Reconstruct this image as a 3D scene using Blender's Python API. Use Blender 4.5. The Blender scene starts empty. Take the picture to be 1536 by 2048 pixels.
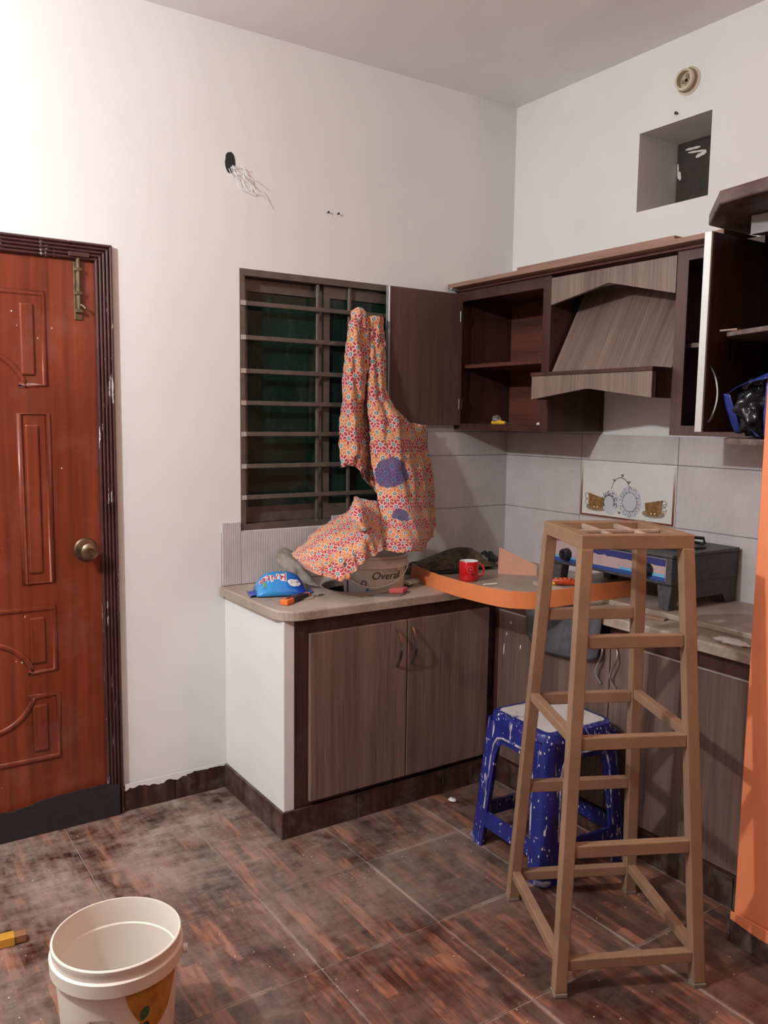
import bpy, bmesh, math, random
from mathutils import Vector, Matrix, noise
random.seed(7)
sc = bpy.context.scene
COL = sc.collection
PI = math.pi

# ---------------------------------------------------------------- camera
YAW, PITCH, ROLL = math.radians(33.7516), math.radians(-6.3678), math.radians(0.7417)
fw = Vector((math.sin(YAW)*math.cos(PITCH), math.cos(YAW)*math.cos(PITCH), math.sin(PITCH)))
rt = Vector((math.cos(YAW), -math.sin(YAW), 0)); up = rt.cross(fw)
r2 = math.cos(ROLL)*rt + math.sin(ROLL)*up
u2 = -math.sin(ROLL)*rt + math.cos(ROLL)*up
cd = bpy.data.cameras.new('camera'); cam = bpy.data.objects.new('camera', cd); COL.objects.link(cam)
m3 = Matrix((r2, u2, -fw)).transposed()
cam.matrix_world = Matrix.Translation((-2.7603, -3.0618, 1.4903)) @ m3.to_4x4()
cd.sensor_fit = 'VERTICAL'; cd.sensor_height = 36.0; cd.lens = 1677.0/2048*36.0
cd.clip_start = 0.02
sc.camera = cam

# ---------------------------------------------------------------- world, lamps, exposure
w = bpy.data.worlds.new('night'); sc.world = w; w.use_nodes = True
w.node_tree.nodes['Background'].inputs[0].default_value = (0.35, 0.42, 0.5, 1)
w.node_tree.nodes['Background'].inputs[1].default_value = 0.015
def bulb_light(name, loc, power, color, radius):
    l = bpy.data.lights.new(name, 'POINT'); l.energy = power; l.color = color; l.shadow_soft_size = radius
    o = bpy.data.objects.new(name, l); COL.objects.link(o); o.location = loc; return o
L1 = (-3.60, -1.25, 2.58)
L2 = (-0.80, -2.42, 2.30)
bulb_light('led_bulb_light', L1, 180, (0.955, 0.985, 1.0), 0.04)
bulb_light('warm_bulb_light', L2, 16, (1.0, 0.82, 0.66), 0.04)
sc.view_settings.view_transform = 'Standard'; sc.view_settings.look = 'None'
sc.view_settings.gamma = 1.0; sc.view_settings.use_curve_mapping = False
sc.view_settings.exposure = 0.0
try:
    sc.cycles.use_denoising = True
except Exception:
    pass

# ---------------------------------------------------------------- mesh helpers
def box(bm, x0, x1, y0, y1, z0, z1, bev=0.0, seg=2):
    if x0 > x1: x0, x1 = x1, x0
    if y0 > y1: y0, y1 = y1, y0
    if z0 > z1: z0, z1 = z1, z0
    r = bmesh.ops.create_cube(bm, size=1.0)
    vs = r['verts']
    for v in vs:
        v.co.x = x0 if v.co.x < 0 else x1
        v.co.y = y0 if v.co.y < 0 else y1
        v.co.z = z0 if v.co.z < 0 else z1
    if bev > 0:
        es = list({e for v in vs for e in v.link_edges})
        bmesh.ops.bevel(bm, geom=es, offset=bev, segments=seg, profile=0.5, affect='EDGES')
    return vs

def prism(bm, pts, axis, a0, a1, bev=0.0):
    """closed 2D outline pts, extruded along axis ('x','y','z') from a0 to a1"""
    def P(p, a):
        if axis == 'z': return (p[0], p[1], a)
        if axis == 'y': return (p[0], a, p[1])
        return (a, p[0], p[1])
    A = [bm.verts.new(P(p, a0)) for p in pts]; B = [bm.verts.new(P(p, a1)) for p in pts]
    n = len(pts); fs = []
    fs.append(bm.faces.new(A)); fs.append(bm.faces.new(B[::-1]))
    for i in range(n):
        fs.append(bm.faces.new((A[i], B[i], B[(i+1) % n], A[(i+1) % n])))
    bmesh.ops.recalc_face_normals(bm, faces=fs)
    if bev > 0:
        es = list({e for f in fs[:2] for e in f.edges})
        bmesh.ops.bevel(bm, geom=es, offset=bev, segments=2, profile=0.5, affect='EDGES')

def tube(bm, pts, r, n=8, closed=False, flat=1.0, rect=None, caps=True, upv=None):
    """round (or rectangular rect=(w,h)) section swept along pts; r may be a list"""
    pts = [Vector(p) for p in pts]; N = len(pts); rings = []
    prev = None
    for i, p in enumerate(pts):
        if closed: t = (pts[(i+1) % N]-pts[i-1])
        else: t = pts[min(i+1, N-1)]-pts[max(i-1, 0)]
        t.normalize()
        if prev is None:
            u = Vector(upv) if upv else (Vector((0, 0, 1)) if abs(t.z) < 0.9 else Vector((1, 0, 0)))
        else: u = prev
        u = (u-t*u.dot(t))
        if u.length < 1e-6: u = Vector((1, 0, 0))-t*t.x
        u.normalize(); prev = u; v = t.cross(u)
        rr = r[i] if isinstance(r, (list, tuple)) else r
        ring = []
        if rect:
            for a, b in ((-1, -1), (1, -1), (1, 1), (-1, 1)):
                ring.append(bm.verts.new(p+v*(a*rect[0]/2)+u*(b*rect[1]/2)))
        else:
            for k in range(n):
                a = 2*PI*k/n
                ring.append(bm.verts.new(p+v*(math.cos(a)*rr)+u*(math.sin(a)*rr*flat)))
        rings.append(ring)
    fs = []
    R = range(N) if closed else range(N-1)
    for i in R:
        A = rings[i]; B = rings[(i+1) % N]; k = len(A)
        for j in range(k):
            fs.append(bm.faces.new((A[j], A[(j+1) % k], B[(j+1) % k], B[j])))
    if not closed and caps:
        fs.append(bm.faces.new(rings[0][::-1])); fs.append(bm.faces.new(rings[-1]))
    bmesh.ops.recalc_face_normals(bm, faces=fs)

def lathe(bm, prof, c=(0, 0, 0), n=32, axis='z', rx=1.0, ry=1.0):
    """prof: list of (radius, height) along axis, open surface"""
    rings = []
    for r, h in prof:
        ring = []
        for k in range(n):
            a = 2*PI*k/n; x = math.cos(a)*r*rx; y = math.sin(a)*r*ry
            if axis == 'z': p = (c[0]+x, c[1]+y, c[2]+h)
            elif axis == 'x': p = (c[0]+h, c[1]+x, c[2]+y)
            else: p = (c[0]+x, c[1]+h, c[2]+y)
            ring.append(bm.verts.new(p))
        rings.append(ring)
    fs = []
    for A, B in zip(rings, rings[1:]):
        for j in range(n):
            fs.append(bm.faces.new((A[j], A[(j+1) % n], B[(j+1) % n], B[j])))
    for ring, (r, h) in ((rings[0], prof[0]), (rings[-1], prof[-1])):
        if r < 1e-4:
            bmesh.ops.remove_doubles(bm, verts=ring, dist=1e-3)
    fs = [f for f in fs if f.is_valid]
    bmesh.ops.recalc_face_normals(bm, faces=fs)

def arc(cx, cy, r, a0, a1, n):
    return [(cx+r*math.cos(math.radians(a0+(a1-a0)*i/n)), cy+r*math.sin(math.radians(a0+(a1-a0)*i/n))) for i in range(n+1)]

def rrect(x0, x1, y0, y1, r, n=4):
    return (arc(x1-r, y1-r, r, 0, 90, n)+arc(x0+r, y1-r, r, 90, 180, n)+arc(x0+r, y0+r, r, 180, 270, n)+arc(x1-r, y0+r, r, 270, 360, n))

def BM(): return bmesh.new()

def obj(name, bm, mat, parent=None, smooth=False, local=False, auto=35):
    """one mesh object; vertices given in world space (local=True: in the parent's space)"""
    me = bpy.data.meshes.new(name)
    if parent is not None and not local:
        off = -base_of(parent)
        for v in bm.verts: v.co += off
    bm.to_mesh(me); bm.free()
    if mat: me.materials.append(mat)
    if smooth:
        for p in me.polygons: p.use_smooth = True
        if auto:
            try: me.set_sharp_from_angle(angle=math.radians(auto))
            except Exception: pass
    o = bpy.data.objects.new(name, me); COL.objects.link(o)
    if parent is not None: o.parent = parent
    return o

def base_of(o):
    v = Vector((0, 0, 0))
    while o is not None:
        v = v+o.location; o = o.parent
    return v

def thing(name, label, cat, loc=(0, 0, 0), rotz=0, group=None):
    o = bpy.data.objects.new(name, None); COL.objects.link(o); o.empty_display_size = 0.05
    o.location = loc; o.rotation_euler = (0, 0, rotz); o['label'] = label; o['category'] = cat
    if group: o['group'] = group
    return o
def tag(o, label, cat, group=None):
    o['label'] = label; o['category'] = cat
    if group: o['group'] = group
    return o
def struct(o, label=None):
    o['kind'] = 'structure'
    if label: o['label'] = label
    return o
def sempty(name, loc=(0, 0, 0)):
    o = bpy.data.objects.new(name, None); COL.objects.link(o); o.location = loc; o.empty_display_size = .05
    o['kind'] = 'structure'; return o
def piece(name, me, parent, loc, rot=(0, 0, 0)):
    o = bpy.data.objects.new(name, me); COL.objects.link(o); o.parent = parent
    o.location = Vector(loc)-base_of(parent); o.rotation_euler = rot; return o
def text_part(name, body, size, mat, parent, loc, rot, ext=0.0004, sx=1.0, shear=0.0, curve_r=None, center=None):
    cu = bpy.data.curves.new(name, 'FONT'); cu.body = body; cu.size = size; cu.extrude = ext
    cu.align_x = 'CENTER'; cu.align_y = 'CENTER'; cu.shear = shear; cu.resolution_u = 3
    t = bpy.data.objects.new(name, cu); COL.objects.link(t)
    dg = bpy.context.evaluated_depsgraph_get(); dg.update()
    me = bpy.data.meshes.new_from_object(t.evaluated_get(dg))
    bpy.data.objects.remove(t); bpy.data.curves.remove(cu)
    for v in me.vertices:
        v.co.x *= sx
        if curve_r:      # wrap round a cylinder of that radius
            a = v.co.x/curve_r; zz = v.co.z
            v.co.x = math.sin(a)*(curve_r+zz); v.co.z = math.cos(a)*(curve_r+zz)-curve_r
    me.materials.clear(); me.materials.append(mat)
    o = bpy.data.objects.new(name, me); COL.objects.link(o)
    o.parent = parent; o.location = Vector(loc)-(base_of(parent) if parent else Vector()); o.rotation_euler = rot
    return o

# ---------------------------------------------------------------- material helpers
class NT:
    def __init__(s, name):
        s.m = bpy.data.materials.new(name); s.m.use_nodes = True; s.t = s.m.node_tree
        s.b = s.t.nodes['Principled BSDF']
    def n(s, typ, **kw):
        nd = s.t.nodes.new(typ)
        for k, v in kw.items(): setattr(nd, k, v)
        return nd
    def link(s, a, b): s.t.links.new(a, b)
    def setin(s, sock, val):
        if hasattr(val, 'is_linked') or isinstance(val, bpy.types.NodeSocket): s.link(val, sock)
        else: sock.default_value = val
    def math(s, op, a, b=None, c=None, clamp=False):
        nd = s.n('ShaderNodeMath', operation=op, use_clamp=clamp); s.setin(nd.inputs[0], a)
        if b is not None: s.setin(nd.inputs[1], b)
        if c is not None: s.setin(nd.inputs[2], c)
        return nd.outputs[0]
    def coord(s, which='Object'):
        return s.n('ShaderNodeTexCoord').outputs[which]
    def pos(s): return s.n('ShaderNodeNewGeometry').outputs['Position']
    def mapping(s, vec, scale=(1, 1, 1), loc=(0, 0, 0), rot=(0, 0, 0)):
        nd = s.n('ShaderNodeMapping'); s.link(vec, nd.inputs[0])
        nd.inputs['Location'].default_value = loc; nd.inputs['Rotation'].default_value = rot; nd.inputs['Scale'].default_value = scale
        return nd.outputs[0]
    def noise(s, vec, scale=5, detail=3, rough=0.55, dist=0.0):
        nd = s.n('ShaderNodeTexNoise'); s.link(vec, nd.inputs['Vector'])
        nd.inputs['Scale'].default_value = scale; nd.inputs['Detail'].default_value = detail
        nd.inputs['Roughness'].default_value = rough; nd.inputs['Distortion'].default_value = dist
        return nd.outputs['Fac']
    def voronoi(s, vec, scale, out='Distance', rnd=1.0):
        nd = s.n('ShaderNodeTexVoronoi'); s.link(vec, nd.inputs['Vector']); nd.inputs['Scale'].default_value = scale
        nd.inputs['Randomness'].default_value = rnd; return nd.outputs[out]
    def ramp(s, fac, stops):
        nd = s.n('ShaderNodeValToRGB'); s.link(fac, nd.inputs[0]); cr = nd.color_ramp
        while len(cr.elements) < len(stops): cr.elements.new(0.5)
        for e, (p, c) in zip(cr.elements, stops):
            e.position = p; e.color = (*c, 1) if len(c) == 3 else c
        return nd.outputs[0]
    def maprange(s, v, a, b, c=0.0, d=1.0):
        nd = s.n('ShaderNodeMapRange'); s.setin(nd.inputs[0], v)
        for i, x in enumerate((a, b, c, d)): nd.inputs[i+1].default_value = x
        return nd.outputs[0]
    def mix(s, fac, a, b):
        nd = s.n('ShaderNodeMix', data_type='RGBA'); s.setin(nd.inputs[0], fac)
        s.setin(nd.inputs[6], a if not isinstance(a, tuple) else (*a, 1)[:4]); s.setin(nd.inputs[7], b if not isinstance(b, tuple) else (*b, 1)[:4])
        return nd.outputs[2]
    def bump(s, h, strength=0.2, dist=0.01):
        nd = s.n('ShaderNodeBump'); s.link(h, nd.inputs['Height']); nd.inputs['Strength'].default_value = strength
        nd.inputs['Distance'].default_value = dist; s.link(nd.outputs[0], s.b.inputs['Normal'])
    def col(s, c): s.setin(s.b.inputs['Base Color'], c if not isinstance(c, tuple) else (*c, 1)[:4])
    def rough(s, v): s.setin(s.b.inputs['Roughness'], v)
    def sepxyz(s, v):
        nd = s.n('ShaderNodeSeparateXYZ'); s.link(v, nd.inputs[0]); return nd.outputs

def plain(name, c, rough=0.5, metal=0.0, var=0.12, vscale=14, spec=None, coat=0.0):
    t = NT(name); v = t.coord('Object')
    f = t.noise(v, vscale, 4)
    d = tuple(max(0, x*(1-var)) for x in c); e = tuple(min(1, x*(1+var)) for x in c)
    t.col(t.ramp(f, [(0.3, d), (0.7, e)])); t.rough(rough); t.b.inputs['Metallic'].default_value = metal
    if coat: t.b.inputs['Coat Weight'].default_value = coat
    return t.m

def wood(name, light, dark, axis='z', scale=1.0, rough=0.45, streak=0.5, dust=0.0, dustc=(0.42, 0.36, 0.32)):
    """laminate with fine grain along an axis"""
    t = NT(name); v = t.pos()
    fine = {'x': (3, 160, 160), 'y': (160, 3, 160), 'z': (160, 160, 3), 's': (3, 160, 3)}[axis]
    wide = {'x': (.6, 17, 17), 'y': (17, .6, 17), 'z': (17, 17, .6), 's': (.6, 17, .6)}[axis]
    f1 = t.noise(t.mapping(v, tuple(q*scale for q in fine)), 1.0, 3, 0.6)
    f2 = t.noise(t.mapping(v, tuple(q*scale for q in wide)), 1.0, 3, 0.5, 0.4)
    f = t.math('ADD', t.math('MULTIPLY', f1, 1-streak), t.math('MULTIPLY', f2, streak))
    c = t.ramp(f, [(0.36, dark), (0.50, tuple((a+b)/2 for a, b in zip(light, dark))), (0.64, light)])
    if dust > 0:
        d = t.noise(v, 5, 5, 0.65)
        c = t.mix(t.math('MULTIPLY', t.maprange(d, .45, .8), dust), c, dustc)
    t.col(c); t.rough(rough); t.bump(f1, 0.06, 0.002)
    return t.m

def wall_mat(name, c, mott=0.035, bump=0.05):
    t = NT(name); v = t.pos()
    f = t.noise(v, 2.2, 4, .6); g = t.noise(v, 140, 2, .6)
    a = tuple(x*(1-mott) for x in c); b = tuple(min(1, x*(1+mott)) for x in c)
    t.col(t.ramp(f, [(.3, a), (.7, b)])); t.rough(.55); t.bump(t.math('ADD', t.math('MULTIPLY', f, 6), g), bump, .004)
    return t.m

M = {}
M['wall'] = wall_mat('cream_wall_paint', (0.78, 0.768, 0.75))
M['ceil'] = wall_mat('ceiling_paint', (0.88, 0.865, 0.86))
M['orange'] = wall_mat('orange_wall_paint', (0.84, 0.26, 0.110))
M['tan'] = wall_mat('tan_bounce_paint', (0.36, 0.29, 0.24))  # unseen walls: tone invented to cut and warm the bounced light
M['taupe_v'] = wood('taupe_laminate_vertical', (0.275, 0.180, 0.146), (0.130, 0.078, 0.062), 'z')
M['taupe_shaded'] = wood('taupe_laminate_shaded', (0.185, 0.118, 0.098), (0.085, 0.050, 0.041), 'z')  # copy of the taupe, darkened for the shade on the stove-side doors
M['taupe_h'] = wood('taupe_laminate_hood', (0.27, 0.19, 0.155), (0.125, 0.080, 0.064), 'z', 1.0)
M['wenge_v'] = wood('wenge_laminate_vertical', (0.085, 0.030, 0.022), (0.035, 0.012, 0.010), 'z', rough=.4)
M['wenge_dusty'] = wood('wenge_laminate_scuffed', (0.085, 0.030, 0.022), (0.035, 0.012, 0.010), 'z', rough=.45, dust=.25)
M['wenge_h'] = wood('wenge_laminate_across', (0.16, 0.05, 0.034), (0.07, 0.022, 0.016), 'y', rough=.4)
M['board'] = wood('raw_board_edge', (0.36, 0.215, 0.155), (0.22, 0.12, 0.085), 'y', 2.0, rough=.7)
M['alu'] = plain('brushed_aluminium', (0.58, 0.57, 0.545), .36, .7, .06)
M['steel'] = plain('satin_steel', (0.48, 0.45, 0.42), .28, 1.0, .08)
M['black'] = plain('black_plastic', (0.012, 0.011, 0.011), .4)
M['black_rubber'] = plain('black_rubber_sheet', (0.016, 0.013, 0.013), .75, var=.4, vscale=30)
M['white_plastic'] = plain('white_plastic', (0.80, 0.755, 0.70), .38, var=.03)
M['white_paint'] = plain('white_paint_drips', (0.74, 0.70, 0.66), .6, var=.05)
M['grey_dark'] = plain('hole_shade_dark', (0.02, 0.018, 0.016), .8)

def floor_mat():
    t = NT('parquet_look_floor_tile'); o = t.coord('Object'); info = t.n('ShaderNodeObjectInfo')
    rnd = info.outputs['Random']; xyz = t.sepxyz(o); p = t.pos()
    # strips along y, each of its own tone
    wob = t.math('MULTIPLY', t.math('SUBTRACT', t.noise(t.mapping(o, (9, 1.5, 1)), 1.0, 1), .5), .014)
    sx = t.math('FLOOR', t.math('MULTIPLY', t.math('ADD', xyz[0], t.math('ADD', wob, 5.0)), 26.0))
    seg = t.math('FLOOR', t.math('ADD', t.math('MULTIPLY', xyz[1], 2.1), t.math('MULTIPLY', sx, 0.37)))
    key = t.math('ADD', t.math('MULTIPLY', rnd, 91.7), t.math('ADD', t.math('MULTIPLY', sx, 3.17), t.math('MULTIPLY', seg, 7.7)))
    wn = t.n('ShaderNodeTexWhiteNoise', noise_dimensions='1D'); t.link(key, wn.inputs['W'])
    grain = t.noise(t.mapping(p, (40, 5.5, 1)), 1.0, 4, .62, .5); soft = t.noise(t.mapping(p, (9, 5, 1)), 1.0, 3, .6)
    tone = t.math('ADD', t.math('MULTIPLY', wn.outputs[0], .20), t.math('ADD', t.math('MULTIPLY', grain, .58), t.math('MULTIPLY', soft, .40)))
    c = t.ramp(tone, [(.44, (.026, .0095, .0078)), (.55, (.060, .0210, .0155)), (.64, (.110, .040, .027)), (.72, (.23, .086, .050)), (.82, (.36, .155, .092))])
    # dry plaster dust, scuffed about
    d1 = t.noise(p, 2.6, 6, .70, .5); d2 = t.noise(t.mapping(p, (12, 30, 1), rot=(0, 0, .8)), 1.0, 5, .72); d3 = t.noise(t.mapping(p, (34, 10, 1), rot=(0, 0, .3)), 1.0, 4, .7)
    near = t.maprange(t.sepxyz(p)[1], -1.5, -0.2, 0.0, 1.0); left = t.maprange(t.sepxyz(p)[0], -.7, -1.6, .35, 1.0)
    dd = t.math('ADD', t.math('MULTIPLY', d1, .52), t.math('ADD', t.math('MULTIPLY', d2, .28), t.math('MULTIPLY', d3, .20)))
    dm = t.math('MULTIPLY', t.maprange(dd, .42, .60), t.math('ADD', .30, t.math('MULTIPLY', t.math('MULTIPLY', near, left), .80)), clamp=True)
    # dust swept along the joints
    jx = t.math('ABSOLUTE', xyz[0]); jy = t.math('ABSOLUTE', xyz[1]); edge = t.math('MAXIMUM', jx, jy)
    dm = t.math('MAXIMUM', dm, t.math('MULTIPLY', t.maprange(edge, .186, .1985), t.maprange(d1, .42, .60)))
    c = t.mix(dm, c, (.32, .235, .195))
    sp = t.voronoi(p, 30); spn = t.noise(p, 3.0, 2)
    spots = t.math('MULTIPLY', t.math('LESS_THAN', sp, .075), t.math('GREATER_THAN', spn, .50))
    c = t.mix(t.math('MULTIPLY', spots, .7), c, (.58, .52, .47))
    t.col(c); t.rough(t.math('ADD', .33, t.math('MULTIPLY', dm, .42))); t.bump(t.math('ADD', grain, dm), .08, .003)
    return t.m
M['floor'] = floor_mat()
M['grout'] = plain('floor_joint', (0.30, 0.225, 0.19), .85, var=.3, vscale=20)
def skirt_mat():
    t = NT('dark_skirting_tile'); p = t.pos()
    g = t.noise(t.mapping(p, (40, 40, 4)), 1.0, 4, .6, .5)
    c = t.ramp(g, [(.35, (.022, .009, .008)), (.55, (.055, .021, .016)), (.75, (.105, .042, .028))])
    d = t.noise(p, 9, 5, .7)
    c = t.mix(t.math('MULTIPLY', t.maprange(d, .48, .8), .55), c, (.30, .25, .22))
    t.col(c); t.rough(.4); return t.m
M['skirt'] = skirt_mat()
def ribbed_tile():
    t = NT('ribbed_lilac_grey_wall_tile'); o = t.coord('Object'); x = t.sepxyz(o)
    h = t.math('ADD', x[0], x[1])
    s = t.math('SINE', t.math('MULTIPLY', h, 2*PI/0.0078))
    f = t.noise(t.pos(), 6, 4, .6)
    c = t.ramp(f, [(.3, (.53, .475, .475)), (.7, (.63, .575, .575))])
    c = t.mix(t.maprange(s, -1, 1, 0, .22), c, (.40, .355, .36))
    t.col(c); t.rough(.32); t.bump(s, .25, .001); return t.m
M['tile'] = ribbed_tile()
M['tile_plain'] = plain('cream_print_tile', (0.70, 0.67, 0.63), .28, var=.03)
M['joint'] = plain('tile_joint', (0.22, 0.19, 0.19), .8)
def door_mat():
    t = NT('red_brown_varnished_door'); p = t.pos()
    g = t.noise(t.mapping(p, (38, 38, 1.3)), 1.0, 4, .55, .3); b = t.noise(p, 2.2, 3)
    c = t.ramp(t.math('ADD', t.math('MULTIPLY', g, .6), t.math('MULTIPLY', b, .4)), [(.35, (.125, .0205, .0085)), (.55, (.195, .036, .0145)), (.7, (.26, .054, .019))])
    d = t.math('MULTIPLY', t.maprange(t.noise(p, 3.5, 5, .7), .52, .8), .28)
    c = t.mix(d, c, (.36, .20, .16))
    sp = t.math('MULTIPLY', t.math('LESS_THAN', t.voronoi(p, 17), .055), t.math('GREATER_THAN', t.noise(p, 4, 2), .52))
    c = t.mix(sp, c, (.66, .56, .50))
    t.col(c); t.rough(.34); return t.m
M['door'] = door_mat()
def frame_mat():
    t = NT('maroon_door_frame_with_paint_smears'); p = t.pos()
    c = t.ramp(t.noise(p, 8, 4), [(.3, (.045, .015, .014)), (.7, (.085, .030, .028))])
    s = t.noise(t.mapping(p, (70, 70, 9)), 1.0, 4, .7); k = t.noise(p, 3.2, 3)
    sm = t.math('MULTIPLY', t.math('GREATER_THAN', s, .625), t.math('GREATER_THAN', k, .47))
    c = t.mix(t.math('MULTIPLY', sm, .8), c, (.66, .60, .57))
    t.col(c); t.rough(.38); return t.m
M['frame'] = frame_mat()
M['brass'] = plain('aged_brass', (0.20, 0.135, 0.085), .35, .85, .3, 40)
M['bolt'] = plain('tarnished_bolt_brass', (0.15, 0.105, 0.06), .5, .6, .4, 50)
M['winframe'] = plain('bronze_window_section', (0.115, 0.088, 0.072), .5, .15, .25, 22)
def glass_mat():
    t = NT('dark_green_window_glass'); p = t.pos()
    f = t.noise(p, 3.2, 4, .6); g = t.noise(t.mapping(p, (30, 30, 6)), 1.0, 4, .7)
    c = t.ramp(f, [(.3, (.006, .016, .012)), (.7, (.018, .045, .034))])
    c = t.mix(t.math('MULTIPLY', t.maprange(g, .55, .85), .10), c, (.3, .32, .3))
    t.col(c); t.rough(.16); t.b.inputs['Transmission Weight'].default_value = .12; return t.m
M['glass'] = glass_mat()
def stone_mat():
    t = NT('dusty_cream_marble_counter'); p = t.pos()
    f = t.noise(p, 7, 6, .62, .4); g = t.noise(p, 90, 3, .6)
    c = t.ramp(t.math('ADD', t.math('MULTIPLY', f, .75), t.math('MULTIPLY', g, .25)), [(.33, (.255, .185, .14)), (.5, (.37, .29, .235)), (.68, (.47, .395, .335))])
    t.col(c); t.rough(t.maprange(f, .3, .7, .35, .6)); t.bump(g, .08, .002); return t.m
M['stone'] = stone_mat()

# ================================================================ SETTING
H = 2.93
XL, YF = -5.2, -7.0          # far left wall and the wall behind the camera
PX, PY = -0.64, -1.735         # orange partition: face and corner
TOP = 0.825                    # worktop height
WX0, WX1, WZ0, WZ1 = -1.397, -0.60, 1.039, 2.058   # window opening
DX0, DX1, DZ = -2.80, -1.885, 2.08                 # door frame outer

# floor with separate tiles
bm = BM(); box(bm, XL, 0, YF, 0, -0.06, -0.0022)
floor = struct(obj('floor', bm, M['grout']), 'dusty wood-look tiled floor')
bm = BM(); box(bm, -.1985, .1985, -.1985, .1985, -.012, 0, .0012, 1)
me = bpy.data.meshes.new('tile'); bm.to_mesh(me); bm.free(); me.materials.append(M['floor'])
X0, Y0 = -2.105, -0.405
for i in range(-4, 7):
    for j in range(-2, 8):
        cx = X0+.4*i+.2; cy = Y0-.4*j-.2
        x0, x1, y0, y1 = max(cx-.2, XL), min(cx+.2, 0), max(cy-.2, YF), min(cy+.2, 0)
        if x1-x0 < .02 or y1-y0 < .02: continue
        if x1-x0 > .399 and y1-y0 > .399: piece('tile', me, floor, (cx, cy, 0))
        else:
            b2 = BM(); box(b2, x0-(x0+x1)/2+.0015, x1-(x0+x1)/2-.0015, y0-(y0+y1)/2+.0015, y1-(y0+y1)/2-.0015, -.012, 0)
            m2 = bpy.data.meshes.new('tile'); b2.to_mesh(m2); b2.free(); m2.materials.append(M['floor'])
            piece('tile', m2, floor, ((x0+x1)/2, (y0+y1)/2, 0))
bm = BM(); box(bm, XL, X0-1.6, Y0-.4*8, 0, -.02, 0); box(bm, XL, 0, YF, Y0-.4*8, -.02, 0); far = obj('far_tiles', bm, M['floor'], floor); far['kind'] = 'stuff'
bm = BM(); box(bm, XL-.2, .3, YF-.2, .25, H, H+.1)
struct(obj('ceiling', bm, M['ceil']))

# back wall (window and door)
bm = BM()
box(bm, XL-.2, DX0, 0, .25, -.06, H); box(bm, DX0, DX1, 0, .25, DZ, H); box(bm, DX1, WX0, 0, .25, -.06, H)
box(bm, WX0, WX1, 0, .25, -.06, WZ0); box(bm, WX0, WX1, 0, .25, WZ1, H); box(bm, WX1, .3, 0, .25, -.06, H)
wall_back = struct(obj('wall_back', bm, M['wall']))
# right wall with the square vent opening
VY0, VY1, VZ0, VZ1 = -1.053, -.724, 2.324, 2.626
bm = BM()
box(bm, 0, .26, VY1, 0, -.06, H); box(bm, 0, .26, PY, VY0, -.06, H)
box(bm, 0, .26, VY0, VY1, -.06, VZ0); box(bm, 0, .26, VY0, VY1, VZ1, H)
wall_right = struct(obj('wall_right', bm, M['wall']))
bm = BM(); box(bm, PX, .26, YF, PY, -.06, H, .004, 2)
wall_part = struct(obj('wall_partition', bm, M['orange']), 'orange painted partition wall at the end of the counter')
bm = BM(); box(bm, XL-.2, XL, YF, 0, -.06, H); struct(obj('wall_left', bm, M['tan']))
bm = BM(); box(bm, XL-.2, .26, YF-.2, YF, -.06, H); struct(obj('wall_front', bm, M['tan']))
# plastered cheek wall closing the counter run
bm = BM(); box(bm, -1.468, -1.425, -.512, 0, 0, .79, .003, 2)
wall_cheek = struct(obj('wall_counter_end', bm, M['wall']), 'white plastered cheek wall at the counter end')

# vent: dark board at the back of the opening, chipped plaster smears
v = thing('vent_opening_panel', 'dark board closing the square vent hole high on the wall', 'panel', (.235, -.89, VZ0))
bm = BM(); box(bm, .235, .25, VY0+.004, VY1-.004, VZ0+.003, VZ1-.003); obj('board', bm, plain('vent_dark_board', (.035, .028, .022), .6, var=.4), v)
for k, (y, z, l, a, rr) in enumerate([(-.80, 2.595, .07, .05, .006), (-.82, 2.578, .085, .12, .005), (-.84, 2.562, .05, -.2, .009), (-.733, 2.52, .06, 1.5, .004), (-.742, 2.50, .035, 1.4, .007)]):
    bm = BM(); pts = [(.2335, y+math.cos(a)*l*(q-.5), z+math.sin(a)*l*(q-.5)) for q in (0, .25, .5, .75, 1)]
    tube(bm, pts, [rr*.5, rr, rr*.8, rr, rr*.4], 6, flat=1.0)
    for q in bm.verts: q.co.x = .2345+(q.co.x-.2335)*.12
    obj('plaster_smear', bm, M['white_paint'], v)

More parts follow.
